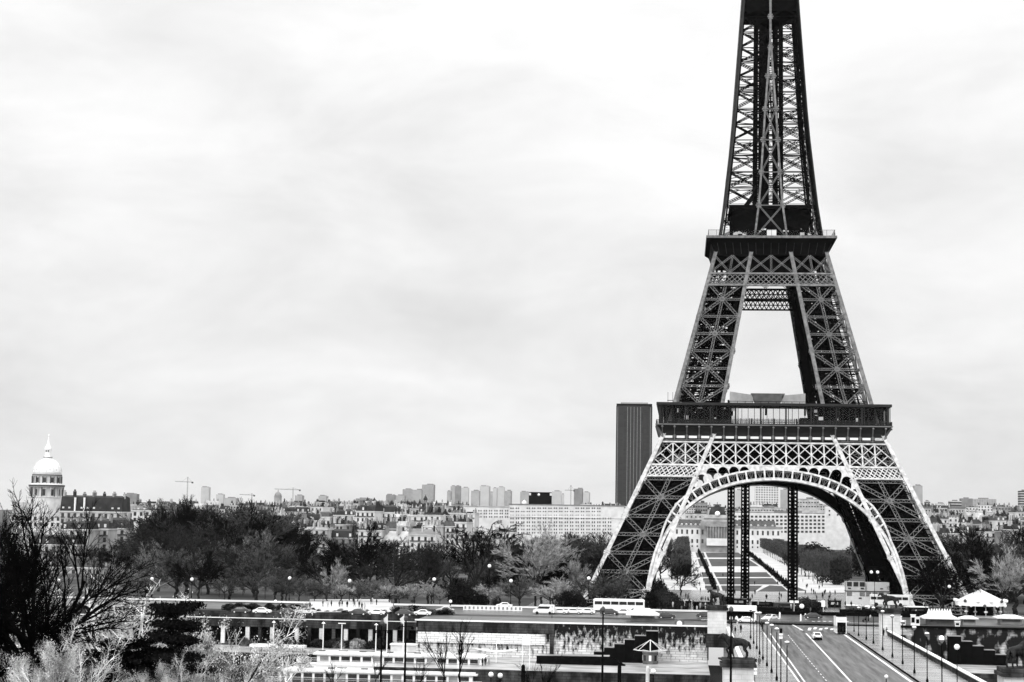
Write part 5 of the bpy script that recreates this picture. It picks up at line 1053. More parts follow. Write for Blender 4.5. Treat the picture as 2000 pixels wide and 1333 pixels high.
layer(1290, 1330, 24, 240, 0, (2, 0), 'left of the long garden', .9, [(1290, 1062), (1340, 1058)]); layer(1255, 1320, 30, 700, 0, (2, 3), 'at the far left of the long garden', 1.3, [(1250, 1046), (1330, 1050)])
by_top(4, 1838, 1076, -112, 'bare_tree', 'big black spreading tree before the right tower foot', None, 1.2); by_top('white', 1957, 1055, -95, 'plane_tree', 'pale branched tree behind the merry-go-round', None, 1.0); by_top(4, 1900, 1026, -70, 'bare_tree', 'tall black tree left of the merry-go-round', None, .8); by_top('fuzz', 1208, 1122, -95, 'bare_tree', 'grey young tree before the left tower foot', None, 1.0)
by_top(0, 1330, 1090, 60, 'bare_tree', 'dark tree at the bright opening inside the left arch foot', None, .9)
# ---- the near garden, bottom left
t1 = tree_mesh('n1', 'tw0', 'tw0', seed=91, H=24, fork=.5, cnt=(12, 6, 6, 5, 5), ang=(.8, .6, .6, .65, .7), ln=(.3, .58, .52, .5, .5), r0=.015, up=.16, tw=.016)
t2 = tree_mesh('n2', 'tw0', 'tw0', seed=95, H=20, fork=.45, cnt=(10, 7, 6, 5, 5), ang=(1.15, .6, .6, .65, .7), ln=(.42, .58, .52, .5, .5), r0=.014, up=.02, tw=.015)
PT['n1'] = t1; PT['n2'] = t2
by_top('n1', 78, 932, -474, 'bare_tree', 'huge black bare tree reaching over the white dome, at the frame edge', None, .95, zb=8); by_top('n2', 78, 1110, -470, 'bare_tree', 'black crooked tree with low sweeping branches under the huge one', None, .8, zb=8)
by_top('n1', 2, 962, -463, 'bare_tree', 'black bare tree behind the huge one, cut by the frame edge', None, .8, zb=7)
rr = random.Random(31)
def lumps(n, w, z0, z1, r0, r1): return [((rr.uniform(-w, w), rr.uniform(-w, w), rr.uniform(z0, z1)), rr.uniform(r0, r1)) for _ in range(n)]
def blossom(seed, n, **k):
    rb = random.Random(seed); T, K = grow(seed=seed, H=10, **k); pv = [V(p) for p in K.v]
    pv = [p for p in pv if p.z > 2.2]; hubs = rb.sample(pv, 260)
    for _ in range(n):
        p = rb.choice(hubs) if rb.random() < .55 else rb.choice(pv); K.leaf(p+V((rb.gauss(0, .17), rb.gauss(0, .17), rb.gauss(.05, .2))), rb.uniform(.025, .075), rb)
    return T.mesh('trunk', M['bark']), K.mesh('crown', M['bloss'])
PT['bl1'] = blossom(21, 30000, fork=.2, cnt=(9, 6, 5, 5), ang=(.75, .65, .7, .8), ln=(.42, .5, .5, .45), r0=.012, tw=.012, up=.15); PT['bl2'] = blossom(22, 30000, fork=.18, cnt=(10, 6, 5, 5), ang=(.9, .7, .7, .8), ln=(.42, .5, .5, .45), r0=.012, tw=.012, up=.1)
by_top('bl1', 405, 1146, -462, 'blossom_tree', 'pale blossoming tree at the bottom beside the black cedar', None, .9, zb=8); by_top('bl2', 455, 1240, -458, 'blossom_tree', 'lower pale blossoming bush before the moored boat', None, .8, zb=6); by_top('bl2', 20, 1112, -440, 'blossom_tree', 'pale blossoming tree under the huge bare tree', None, 1.0, zb=8); by_top('bl1', 120, 1205, -486, 'blossom_tree', 'pale blossoming shrub in the bottom corner', None, .9, zb=12); by_top('bl1', 330, 1262, -478, 'blossom_tree', 'short pale blossoming shrub under the black cedar', None, .9, zb=12)
def cedar(seed):
    rr = random.Random(seed); T = TB(); K = TB(); H = 14; T.seg(V((0, 0, -.5)), V((.3, 0, H*.95)), .4, .08, 7)
    for lv in range(9):
        z = H*(.2+.095*lv); L_ = (4.6-lv*.3)*rr.uniform(.75, 1.1)
        for j in range(5):
            a = j*1.256+lv*.7; e = V((math.cos(a)*L_*rr.uniform(.6, 1.1), math.sin(a)*L_*rr.uniform(.6, 1.1), z+rr.uniform(-.5, .5))); T.seg(V((.2, 0, z-.7)), e, .11, .04, 4)
            for _ in range(900):
                t = rr.uniform(.25, 1.08); q = V((.2, 0, z)).lerp(e, t)+V((rr.gauss(0, .62), rr.gauss(0, .62), rr.gauss(.1, .17))); K.leaf(q, rr.uniform(.06, .17), rr)
    return T.mesh('trunk', M['bark']), K.mesh('crown', M['needle'])
PT['ced'] = cedar(8)
by_top('ced', 342, 1166, -470, 'cedar_tree', 'black cedar with flat layered branches in the near garden', None, .8, zb=10); by_top('ced', 245, 1238, -472, 'cedar_tree', 'lower black cedar in front of the white poles', None, 1.25, zb=10); by_top('shrub', 195, 1270, -470, 'evergreen_bush', 'black bush at the bottom beneath the low cedar', None, 1.6, zb=9); by_top('shrub2', 110, 1180, -440, 'evergreen_bush', 'dark bush around the huge tree trunk', None, .9, zb=4)
def pollard(seed):
    rr = random.Random(seed); T = TB(); K = TB()
    for i in range(6):
        a = rr.uniform(0, 6.28); k = rr.uniform(.3, 1); b = V((.2*math.cos(a), .2*math.sin(a), -.4)); e = V((3.1*math.cos(a)*k, 3.1*math.sin(a)*k, rr.uniform(3.6, 7))); m_ = b.lerp(e, .5)+V((rr.gauss(0, .25), rr.gauss(0, .2), .3)); T.seg(b, m_, .1, .07, 5); T.seg(m_, e, .07, .035, 5)
        for _ in range(6):
            t = rr.uniform(.3, 1); p = m_.lerp(e, t); d = V((rr.gauss(0, .7), rr.gauss(0, .7), .6)).normalized(); L_ = rr.uniform(.4, 1.6); K.seg(p, p+d*L_, .028, .014)
            for _ in range(3): q = p+d*L_*rr.uniform(.3, .9); K.seg(q, q+V((rr.gauss(0, .4), rr.gauss(0, .4), .3)), .014, .008)
    return T.mesh('trunk', M['barkp']), K.mesh('crown', M['tw4'])
PT['pol'] = pollard(2); PT['pol2'] = pollard(9)
for i, (u, v, k) in enumerate(((212, 1140, 'pol2'), (238, 1128, 'pol'), (266, 1136, 'pol2'), (292, 1116, 'pol'))):
    by_top(k, u, v, -446+2*(i % 3), 'pollard_tree', f'white barked pollard tree with bare poles, {ORD[i]} from the left in the near garden', 'white pollards in the near garden', .95, zb=11)
# ---- slim bare trees along the near river bank
t3 = tree_mesh('s1', 'tw0', 'tw0', seed=101, H=12, fork=.3, cnt=(5, 5, 5), ang=(.5, .5, .6), ln=(.5, .5, .5), r0=.012, tw=.022, up=.3); t4 = tree_mesh('s2', 'tw0', 'tw0', seed=104, H=12, fork=.35, cnt=(5, 4, 4), ang=(.45, .5, .6), ln=(.55, .5, .5), r0=.014, tw=.024, up=.3); t5 = tree_mesh('s3', 'barkp', 'tw4', seed=107, H=12, fork=.35, cnt=(6, 4, 4), ang=(.5, .5, .6), ln=(.5, .45, .4), r0=.02, tw=.026, up=.3)
PT['s1'] = t3; by_top('s1', 1172, 1068, -90, 'bare_tree', 'thin dark forked tree crossing the left tower foot', None, 1.0); PT['s2'] = t4; PT['s3'] = t5
for i, (u, v, k, lab) in enumerate(((560, 1262, 's3', 'pale branched young tree in front of the boat roof'), (652, 1282, 's1', 'small black bare tree before the boat windows'), (734, 1268, 's1', 'black bare tree before the boat, beside a tall lamp post'), (818, 1280, 's2', 'black sapling before the boat, right of two lamp posts'), (900, 1202, 's2', 'tallest black riverside tree, before the white banded wall'), (870, 1215, 's1', 'black riverside tree just left of the tallest one'), (1062, 1270, 's1', 'spindly black riverside tree near the bridge'), (1040, 1285, 's2', 'low black riverside sapling near the bridge'))):
    by_top(k, u, v, -352+6*(i % 3), 'young_tree', lab, None, 1.0, zb=2.5)
# ================================================================ street furniture, vehicles, boats, statues, people
M['bronze'] = mat('dark weathered bronze', .016, .75, .8, 2.5, .12); M['tyre'] = mat('tyre rubber', .01, .8, .3, 3, .1); M['rust'] = mat('grey panel', .1, .6, .4, .8)
M['lamp'] = mat('opal lamp glass', .8, .3, .03, 2, .4); M['coat'] = mat('dark coat', .012, .9, .5, 4, .05); M['coat2'] = mat('grey coat', .09, .9, .4, 4, .05); M['coat3'] = mat('light coat', .4, .9, .2, 4, .05); M['canvas'] = mat('white canvas', .62, .8, .12, .9)
def skin(name, vs, es, rs, m, parent=None, lv=1, root=0):
    me = bpy.data.meshes.new(name); me.from_pydata(vs, es, []); o = bpy.data.objects.new(name, me); col.objects.link(o)
    o.modifiers.new('skin', 'SKIN').use_smooth_shade = True; s = o.modifiers.new('sub', 'SUBSURF'); s.levels = lv; s.render_levels = lv
    for i, r in enumerate(rs): me.skin_vertices[0].data[i].radius = (r, r) if isinstance(r, (int, float)) else r; me.skin_vertices[0].data[i].use_root = (i == root)
    dg = bpy.context.evaluated_depsgraph_get(); new = bpy.data.meshes.new_from_object(o.evaluated_get(dg)); o.modifiers.clear(); o.data = new; bpy.data.meshes.remove(me); new.name = name
    new.materials.clear(); new.materials.append(m)
    if parent: o.parent = parent
    return o
def chain(lists):                                             # lists of (point, radius) chains; (index) starts a chain at an earlier vertex
    vs, rs, es = [], [], []
    for ch in lists:
        prev = None
        for it in ch:
            if isinstance(it, int): prev = it; continue
            vs.append(it[0]); rs.append(it[1]); 
            if prev is not None: es.append((prev, len(vs)-1))
            prev = len(vs)-1
    return vs, es, rs
def figure(stride=.22, arm=.15, turn=0):                      # one continuous standing or walking body
    L_ = [[((0, 0, .95), .15), ((0, .01, 1.15), .15), ((0, .02, 1.35), .17), ((0, .0, 1.47), .08), ((0, -.01, 1.56), .06), ((0, -.03, 1.66), .1), ((0, -.02, 1.75), .08)]]
    L_ += [[0, ((.1, 0, .86), .11), ((.11, -stride*.5, .48), .075), ((.11, -stride*.9, .09), .05), ((.11, -stride*.9-.16, .04), .035)]]
    L_ += [[0, ((-.1, 0, .86), .11), ((-.11, stride*.3, .48), .075), ((-.11, stride, .1), .05), ((-.11, stride-.14, .04), .035)]]
    for s in (1, -1):
        L_ += [[2, ((s*.19, .01, 1.4), .07), ((s*.24, .03+s*arm*.3, 1.13), .052), ((s*.23, -.06+s*arm, .9), .042), ((s*.22, -.1+s*arm*1.1, .8), .035)]]
    return chain(L_)
PP = []
for i, (st, ar_, mm) in enumerate(((.24, .14, 'coat'), (.03, .03, 'coat'), (.2, -.12, 'coat2'), (.05, .04, 'coat3'))):
    v_, e_, r_ = figure(st, ar_); o = skin('body', v_, e_, r_, M[mm], lv=1); me = o.data; bpy.data.objects.remove(o)
    mb = MB(); mb.ball((0, .0, 1.71), .105, 6); hm = mb.build('hair', M['black']); h = hm.data; bpy.data.objects.remove(hm)
    mb = MB(); mb.lathe([(.2, .0), (.22, .2), (.2, .45), (.22, .62), (.13, .72)], (0, .01, .78), 8); cm_ = mb.build('jacket', M[mm]); c = cm_.data; bpy.data.objects.remove(cm_); PP.append((me, h, c))
def person(x, y, z, k, rz, lab, grp):
    t = thing('person', lab, 'person', (x, y, z), rz, grp); s = R.uniform(.94, 1.06); t.scale = (s, s, s)
    for nm, me in zip(('body', 'hair', 'jacket'), PP[k]): o = bpy.data.objects.new(nm, me); col.objects.link(o); o.parent = t
DK = ['dark', 'dark', 'grey', 'light']
def crowd(pts, z, where, grp):
    for i, (u, v) in enumerate(pts):
        k = R.choice((0, 0, 1, 1, 2, 3)); p = at(u, v, z); person(p.x, p.y, z, k, R.uniform(0, 6.28), f'person in {DK[k]} coat {"walking" if k in (0, 2) else "standing"} {where}', grp)
crowd([(1350, 1128), (1357, 1133), (1363, 1120), (1372, 1125), (1356, 1148), (1366, 1145), (1374, 1137), (1378, 1152), (1351, 1116), (1368, 1157)], .06, 'on the pale path left of the lawns', 'people on the left garden path')
crowd([(1568, 1138), (1575, 1150), (1577, 1148), (1585, 1158), (1590, 1142), (1600, 1152), (1606, 1165), (1612, 1160), (1622, 1168), (1560, 1140)], .06, 'on the pale path right of the lawns', 'people on the right garden path')
crowd([(1474, 1143), (1519, 1143), (1524, 1143), (1412, 1127)], .06, 'on the lawns', 'people on the lawns')
crowd([(1292+i*7.6+R.uniform(-3, 3), 1186+R.uniform(-9, 12)) for i in range(15)], 3.0, 'in the crowd left of the bridge end', 'crowd left of the bridge end')
crowd([(1517, 1196), (1521, 1195), (1529, 1196), (1583, 1198), (1622, 1184), (1633, 1186), (1630, 1190), (1640, 1188), (1545, 1190)], 3.0, 'waiting at the forecourt behind the hedge strip', 'people on the forecourt')
crowd([(1424, 1225), (1430, 1234), (1436, 1240), (1440, 1228), (1447, 1236), (1487, 1228), (1489, 1232), (1483, 1303), (1446, 1252)], 2.55, 'on the left bridge pavement', 'people on the left bridge pavement')
crowd([(1726, 1243), (1732, 1241), (1686, 1224), (1690, 1221), (1700, 1214)], 2.55, 'on the right bridge pavement', 'people on the right bridge pavement')
rq = random.Random(77)
crowd([(rq.uniform(1285, 1395), rq.uniform(1168, 1190)) for i in range(34)], 2.2, 'in the throng at the left arch foot', 'throng at the left arch foot')
crowd([(rq.uniform(1400, 1650), rq.uniform(1160, 1184)) for i in range(40)], 1.5, 'on the wet forecourt below the arch', 'people scattered under the arch')
crowd([(rq.uniform(1650, 1870), rq.uniform(1186, 1206)) for i in range(26)], 3.0, 'in the crowd beyond the far right pedestal', 'crowd beyond the far right pedestal')
crowd([(rq.uniform(620, 770), rq.uniform(1178, 1192)) for i in range(12)], 3.7, 'strolling on the bright plaza', 'strollers on the bright plaza')
for i, (u, v, w_, h) in enumerate(((1303, 1176, 5, 2.4), (1330, 1172, 6, 2.2), (1372, 1182, 5, 2.5), (1418, 1166, 4, 2.5), (1442, 1168, 5, 2.0), (1490, 1170, 7, 1.6), (1530, 1172, 6, 1.4), (1590, 1176, 5, 2.4), (1630, 1172, 4, 2.2), (1668, 1186, 5, 2.2), (1700, 1190, 6, 2.0), (1790, 1196, 6, 2.2), (1826, 1190, 5, 2.4))):
    p = at(u, v, 2.4); t = thing('ticket_booth', f'dark low booth with pale roof edge, {ORD[i]} from the left around the tower forecourt', 'booth', (p.x, p.y, G(p.y)), R.uniform(-.3, .3), 'booths around the forecourt'); mb = MB(); mb.box((0, 0, h/2), (w_, 2.4, h)); mb.build('wall', M['black'] if i % 3 else M['dgrey'], t); mb = MB(); mb.box((0, 0, h+.12), (w_+.5, 3.0, .24)); mb.build('roof', M['white'] if i % 2 else M['grey'], t); mb = MB(); mb.box((0, -1.22, h*.6), (w_*.6, .06, h*.35)); mb.build('window', M['pale'] if i % 4 == 0 else M['darkglass'], t)
crowd([(935, 1303), (942, 1302), (948, 1300), (955, 1298)], -4.4, 'on the lower quay by the white sail', 'people on the lower quay')
crowd([(640, 1188), (647, 1186), (663, 1187), (668, 1186), (605, 1190)], 3.6, 'among the trunks on the bright plaza', 'people among the plaza trees')
# ---- lamp posts
def lamp_mesh():
    t = thing('lamp_post', 'x', 'lamp post'); mb = MB(); mb.lathe([(.2, 0), (.2, .5), (.12, .7), (.085, 1.2), (.075, 6.9), (.07, 7.4)], n=8); mb.build('pole', M['black'], t); mb = MB(); mb.lathe([(.09, 7.35), (.36, 7.75), (.4, 7.85)], n=10); mb.build('shade', M['grey'], t); mb = MB(); mb.lathe([(.38, 7.86), (.3, 8.0), (.05, 8.08)], n=10); mb.build('lantern', M['lamp'], t); return t
lp = lamp_mesh(); used = False
def lamp(x, y, z, h, lab, grp, src=None):
    global used
    if not used: o = lp; used = True
    else: o = copy_tree(lp)
    place(o, (x, y, z), 0, (1, 1, h/8.0), lab, grp)
for i, (u, v, vt) in enumerate(((1466, 1248, 1190), (1472, 1258, 1192), (1478, 1268, 1196), (1483.5, 1279, 1196), (1490, 1289, 1208), (1498, 1302, 1216), (1507, 1315, 1220), (1517, 1330, 1227), (1537, 1355, 1253))):
    p = at(u, v, ZB); lamp(p.x, p.y, ZB, aty(u, vt, p.y).z-ZB, f'black lamp post on the left bridge pavement, {ORD[i]} from the tower end', 'lamp posts along the left of the bridge')
for i, (u, v, vt) in enumerate(((1668, 1236, 1182), (1677, 1243, 1186), (1692, 1250, 1184), (1706, 1258, 1186), (1724, 1271, 1193), (1743, 1285, 1202), (1763, 1298, 1213), (1786, 1316, 1224), (1811, 1335, 1236), (1840, 1357, 1248))):
    p = at(u, v, ZB); lamp(p.x, p.y, ZB, aty(u, vt, p.y).z-ZB, f'black lamp post on the right bridge pavement, {ORD[i]} from the tower end', 'lamp posts along the right of the bridge')
def globe(u, v, y, zb, lab, grp, r=.36, double=False, m='black'):
    p = aty(u, v, y); t = thing('globe_lamp', lab, 'lamp post', (p.x, y, zb), 0, grp); h = p.z-zb; mb = MB(); mb.lathe([(.16, 0), (.16, .5), (.08, .8), (.065, h-.3)], n=8); mb.build('pole', M[m], t); mb = MB()
    if double:
        mb.bar((-.8, 0, h-.3), (.8, 0, h-.3), .1, .1); mb.build('arm', M[m], t)
        for s in (-1, 1): mb = MB(); mb.ball((s*.8, 0, h), r, 8); mb.build('globe', M['lamp'], t)
    else: mb.ball((0, 0, h), r, 8); mb.build('globe', M['lamp'], t)
for i, (u, v) in enumerate(((115, 1134), (297, 1131), (375, 1132), (566, 1130), (683, 1135), (848, 1132), (956, 1106), (998, 1135), (1150, 1130))): globe(u, v, -106, 3.5, f'park lamp with white globe, {ORD[i]} from the left among the quayside trees', 'globe lamps among the quayside trees', .5)
for u, v, y, zb, lab in ((538, 1175, -122, 3.6, 'white globe lamp standing before the bright plaza'), (880, 1175, -122, 3.6, 'white globe lamp left of the black bushes'), (1854, 1146, -118, 3.6, 'white globe lamp left of the merry-go-round'), (1708, 1118, -120, 3.6, 'tall globe lamp in front of the container cabins'), (1696, 1186, -150, 3.6, 'short globe lamp before the far right pedestal'), (1839, 1247, -318, -1, 'globe lamp rising outside the right parapet'), (1869, 1264, -322, -1, 'second globe lamp outside the right parapet')): globe(u, v, y, zb, lab, None, .42, double=(u == 1708))
for u, v, y, zb, lab in ((746, 1222, -352, 2.5, 'tall black riverside lamp left of the flag poles'), (793, 1214, -352, 2.5, 'tall black riverside lamp with bracket, right of the flag poles'), (1178, 1196, -350, 2.5, 'very tall black post crossing the stained wall'), (1428, 1196, -352, 2.4, 'very tall black post in front of the near left pedestal')):
    p = aty(u, v, y); t = thing('tall_post', lab, 'lamp post', (p.x, y, zb)); h = p.z-zb; mb = MB(); mb.lathe([(.25, 0), (.25, 1), (.17, 1.4), (.1, h)], n=8); mb.build('pole', M['black'], t); mb = MB(); mb.lathe([(.12, h), (.3, h+.2), (.3, h+.5), (.1, h+.75)], n=8); mb.build('lantern', M['dgrey'], t)
    if u < 1100: mb = MB(); mb.bar((-.9, 0, h-.7), (.9, 0, h-.7), .12, .12); mb.ball((-.9, 0, h-.9), .2, 6); mb.ball((.9, 0, h-.9), .2, 6); mb.build('arm_frame', M['black'], t)
for i, (u, vt, vb) in enumerate(((535, 1214, 1262), (632, 1216, 1260), (668, 1218, 1274), (735, 1219, 1268), (838, 1220, 1275))):
    y = -184 if u != 838 else -182; p = aty(u, vt, y); t = thing('quay_lamp', f'white lamp post on the lower quay, {ORD[i]} from the left before the arcade', 'lamp post', (p.x, y, -4.4), 0, 'white lamps on the lower quay'); h = p.z+4.4; mb = MB(); mb.lathe([(.14, 0), (.11, h-.2)], n=6); mb.build('pole', M['white'], t); mb = MB()
    if i == 2: mb.box((0, 0, h), (1.7, .35, .2))
    else: mb.lathe([(.5, h-.25), (.2, h), (.03, h+.15)], n=8)
    mb.build('shade', M['white'], t)
for u, lab in ((757, 'white flag pole with limp pale flag before the arcade'), (789, 'white flag pole right of the other, with a furled flag')):
    y = -186; p = aty(u, 1200, y); t = thing('flag_pole', lab, 'flag pole', (p.x, y, -4.4)); h = p.z+4.4; mb = MB(); mb.lathe([(.14, 0), (.07, h)], n=6); mb.build('pole', M['white'], t); mb = MB()
    for i in range(5): mb.add([(-.1-i*.16, .06*(-1)**i, h-.4-i*.12), (-.1-(i+1)*.16, -.06*(-1)**i, h-.5-i*.14), (-.1-(i+1)*.13, -.06*(-1)**i, h-2.0+i*.1), (-.1-i*.13, .06*(-1)**i, h-2.3)], [(0, 1, 2, 3)])
    mb.build('flag', M['canvas'], t)
# ---- vehicles
def car_at(x, y, z, rz, m, lab, grp=None, sc=1):
    t = thing('parked_car', lab, 'car', (x, y, z), rz, grp); t.scale = (sc,)*3
    prof = [(-2.1, .35), (-2.15, .75), (-1.95, .9), (-1.55, .95), (-.85, 1.42), (.55, 1.46), (1.35, .98), (2.0, .88), (2.15, .65), (2.1, .35)]
    mb = MB(); n = len(prof); vs = []
    for s in (-1, 1):
        for px, pz in prof: k = .86 if pz < 1.2 else .66; vs.append((s*k, px, pz))
    mb.add(vs, [tuple(range(n)), tuple(range(2*n-1, n-1, -1))]+[(i, (i+1) % n, n+(i+1) % n, n+i) for i in range(n)]); mb.build('body', M[m], t)
    mb = MB(); mb.add([(-.62, -1.5, 1.0), (.62, -1.5, 1.0), (.5, -.92, 1.38), (-.5, -.92, 1.38)], [(0, 1, 2, 3)]); mb.v = [(a, b-.03, c+.03) for a, b, c in mb.v]; mb.build('rear_window', M['darkglass'], t)
    mb = MB(); mb.add([(-.68, 1.32, 1.03), (.68, 1.32, 1.03), (.54, .6, 1.44), (-.54, .6, 1.44)], [(3, 2, 1, 0)]); mb.v = [(a, b+.03, c+.03) for a, b, c in mb.v]; mb.build('windscreen', M['darkglass'], t)
    for s in (-1, 1):
        mb = MB(); mb.add([(s*.85, -1.2, 1.0), (s*.85, 1.1, 1.0), (s*.7, .5, 1.36), (s*.7, -.75, 1.36)], [(0, 1, 2, 3)]); mb.build('side_window', M['darkglass'], t)
        for yy in (-1.3, 1.35): mb = MB(); mb.tube((s*.62, yy, .33), (s*.9, yy, .33), .33, n=12); w_ = mb.build('wheel', M['tyre'], t); mb = MB(); mb.tube((s*.9, yy, .33), (s*.915, yy, .33), .19, n=10); mb.build('rim', M['pale'], w_)
        mb = MB(); mb.box((s*.6, 2.12, .72), (.3, .08, .14)); mb.build('headlight', M['lamp'], t); mb = MB(); mb.box((s*.65, -2.14, .75), (.3, .06, .16)); mb.build('tail_light', M['dgrey'], t)
    mb = MB(); mb.box((0, -2.13, .42), (1.6, .12, .34)); mb.build('bumper', M['black'], t); mb = MB(); mb.box((0, 0, .28), (1.6, 3.9, .2)); mb.build('underbody', M['black'], t)
    return t
def on(u, v, z): p = at(u, v, z); return p.x, p.y, z
c = on(1595.5, 1249.5, ZB-.1); car_at(*c, .03, 'white', 'small white car driving away along the middle of the bridge road', sc=1.05)
c = on(1505, 1213, ZB+.5); car_at(c[0], c[1], c[2], math.pi-.5, 'white', 'white car turning onto the bridge from the left, beside the pavement', sc=1.1); c = on(1497, 1222, ZB); car_at(*c, math.pi-.2, 'white', 'white car coming down the left lane behind the lamp posts'); c = on(1458, 1217, ZB+.8); car_at(*c, 1.4, 'white', 'white car passing behind the far left pedestal'); c = on(1588, 1209, ZQ); car_at(*c, 1.57, 'dgrey', 'dark car crossing on the quay street behind the van')
for i, (u, v, mm, lab) in enumerate(((1092, 1200, 'white', 'white car parked right of the white van'), (1120, 1200, 'white', 'white car in the quay street before the coach'), (1146, 1200, 'white', 'white car touching the coach front'), (1190, 1201, 'dgrey', 'dark car below the white coach'), (1216, 1201, 'white', 'white car below the coach rear'), (1302, 1209, 'dgrey', 'dark car right of the left kiosk'), (1378, 1207, 'dgrey', 'dark car left of the far left pedestal'), (870, 1197, 'pale', 'pale car half hidden left of the white barrier'), (985, 1188, 'white', 'white car between the black bushes'), (470, 1198, 'dgrey', 'dark car farthest to the left on the quay street'), (512, 1199, 'white', 'white car above the left end of the arcade'), (560, 1200, 'dgrey', 'dark car left of the bright plaza'), (600, 1200, 'pale', 'pale car at the left edge of the bright plaza'), (700, 1202, 'dgrey', 'dark car below the bright plaza'), (735, 1202, 'white', 'white car below the bright plaza'), (790, 1203, 'dgrey', 'dark car right of the bright plaza'), (825, 1203, 'white', 'white car above the right end of the arcade'))): c = on(u, v, ZQ); car_at(*c, R.choice((1.57, -1.57)), mm, lab)
def van(x, y, z, rz, lab, L_=5.2, H=2.3):
    t = thing('van', lab, 'van', (x, y, z), rz); mb = MB(); pr_ = [(-L_/2, .4), (-L_/2, H-.15), (-L_/2+.2, H), (L_/2-1.6, H), (L_/2-.9, 1.35), (L_/2-.1, 1.05), (L_/2, .8), (L_/2, .4)]; n = len(pr_); vs = [(s*.95, a, b) for s in (-1, 1) for a, b in pr_]
    mb.add(vs, [tuple(range(n)), tuple(range(2*n-1, n-1, -1))]+[(i, (i+1) % n, n+(i+1) % n, n+i) for i in range(n)]); mb.build('body', M['white'], t)
    for s in (-1, 1):
        mb = MB(); mb.box((s*.955, -.2, 1.65), (.05, L_*.55, .55)); mb.build('side_window', M['darkglass'], t); mb = MB(); mb.add([(s*.96, L_/2-1.0, 1.35), (s*.96, L_/2-1.75, 1.4), (s*.96, L_/2-1.75, 1.95), (s*.96, L_/2-1.5, 1.95)], [(0, 1, 2, 3)]); mb.build('cab_window', M['darkglass'], t)
        for yy in (-L_*.3, L_*.31): mb = MB(); mb.tube((s*.7, yy, .36), (s*.98, yy, .36), .36, n=12); mb.build('wheel', M['tyre'], t)
    mb = MB(); mb.add([(-.85, L_/2-.88, 1.42), (.85, L_/2-.88, 1.42), (.85, L_/2-1.52, 2.2), (-.85, L_/2-1.52, 2.2)], [(0, 1, 2, 3)]); mb.build('windscreen', M['darkglass'], t); return t
c = on(1062, 1200, ZQ); van(*c, 1.57, 'white van with dark side windows parked on the quay street')
def coach(x, y, z, rz, lab, L_=12, m='white'):
    t = thing('coach', lab, 'bus', (x, y, z), rz); mb = MB(); mb.box((0, 0, 1.75), (2.5, L_, 2.7)); mb.box((0, 0, 3.15), (2.2, L_*.96, .2)); mb.build('body', M[m], t)
    for s in (-1, 1):
        for i in range(6): mb = MB(); mb.box((s*1.255, -L_*.4+i*L_*.16, 2.25), (.05, L_*.145, .8)); mb.build('window', M['darkglass'], t)
        for yy in (-L_*.28, L_*.33): mb = MB(); mb.tube((s*.9, yy, .5), (s*1.27, yy, .5), .5, n=12); mb.build('wheel', M['tyre'], t)
    for yy in (-1, 1): mb = MB(); mb.box((0, yy*(L_/2+.01), 2.1), (2.2, .05, 1.3)); mb.build('windscreen', M['darkglass'], t)
    mb = MB(); mb.box((0, 0, .45), (2.3, L_*.9, .4)); mb.build('skirt', M['black'], t)
    return t
c = on(1206, 1200, ZQ); coach(c[0], c[1]+11, ZQ, 1.57, 'long white coach parked behind the cars on the quay street', 13); c = on(1755, 1192, ZQ); coach(c[0], c[1]+22, ZQ, 1.5, 'pale coach half hidden behind the far right pedestal', 11, 'pale')
c = on(1641, 1238, ZB-.1); t = thing('minibus', 'tall white minibus seen from behind with a dark open rear and two passengers', 'bus', c, .02)      # rear view, near the right kerb
mb = MB(); mb.box((0, 0, 2.5), (2.3, 5.5, 2.6)); mb.box((-1.02, 0, 1.0), (.26, 5.5, 1.6)); mb.box((1.02, 0, 1.0), (.26, 5.5, 1.6)); mb.build('body', M['white'], t); mb = MB(); mb.box((0, -2.62, 1.55), (1.86, .5, 2.2)); mb.build('rear_bay', M['black'], t); mb = MB(); mb.box((0, -2.78, 3.15), (1.1, .06, .4)); mb.build('rear_sign', M['pale'], t)
mb = MB(); mb.box((0, -.2, 4.0), (2.1, 4.6, .14)); mb.build('roof_rack', M['black'], t)
for s in (-1, 1):
    for yy in (-1.7, 1.8): mb = MB(); mb.tube((s*.8, yy, .42), (s*1.1, yy, .42), .42, n=12); mb.build('wheel', M['tyre'], t)
    mb = MB(); mb.box((s*1.0, -2.78, .8), (.22, .06, .25)); mb.build('tail_light', M['pale'], t)
for i, s in enumerate((-.4, .4)): q = V(c)+V((s, -3.05, .25)); person(q.x, q.y, ZB-.1+.2, 1, 0, 'passenger in dark coat seen at the open rear of the white minibus', 'passengers at the rear of the minibus')
# ---- stalls, kiosks, cabins
c = at(1695, 1178, 1.2); c.y = -18; t = thing('container_cabins', 'two storey stack of pale site cabins with square windows beside the right arch foot', 'site cabin', (c.x, c.y, .2))
X = lambda u: aty(u, 1150, -18).x-c.x; Z = lambda v: aty(1695, v, -18).z-.2
mb = MB(); mb.box(((X(1652)+X(1690))/2, 2, (Z(1137)+Z(1155))/2), (X(1690)-X(1652), 4, Z(1137)-Z(1155))); mb.build('upper_cabin', M['pale'], t); mb = MB(); mb.box(((X(1690)+X(1738))/2, 3, (Z(1138)+Z(1155))/2), (X(1738)-X(1690)-.1, 4, Z(1138)-Z(1155))); mb.build('upper_cabin', M['white'], t); mb = MB(); mb.box(((X(1652)+X(1738))/2, 2, Z(1156)/2), (X(1738)-X(1652), 4, Z(1156))); mb.build('lower_cabin', M['white'], t)
mb = MB(); mb.box(((X(1652)+X(1738))/2, 1.9, Z(1155.3)), (X(1738)-X(1652)+.2, 4.4, .2)); mb.build('floor_edge', M['dgrey'], t)
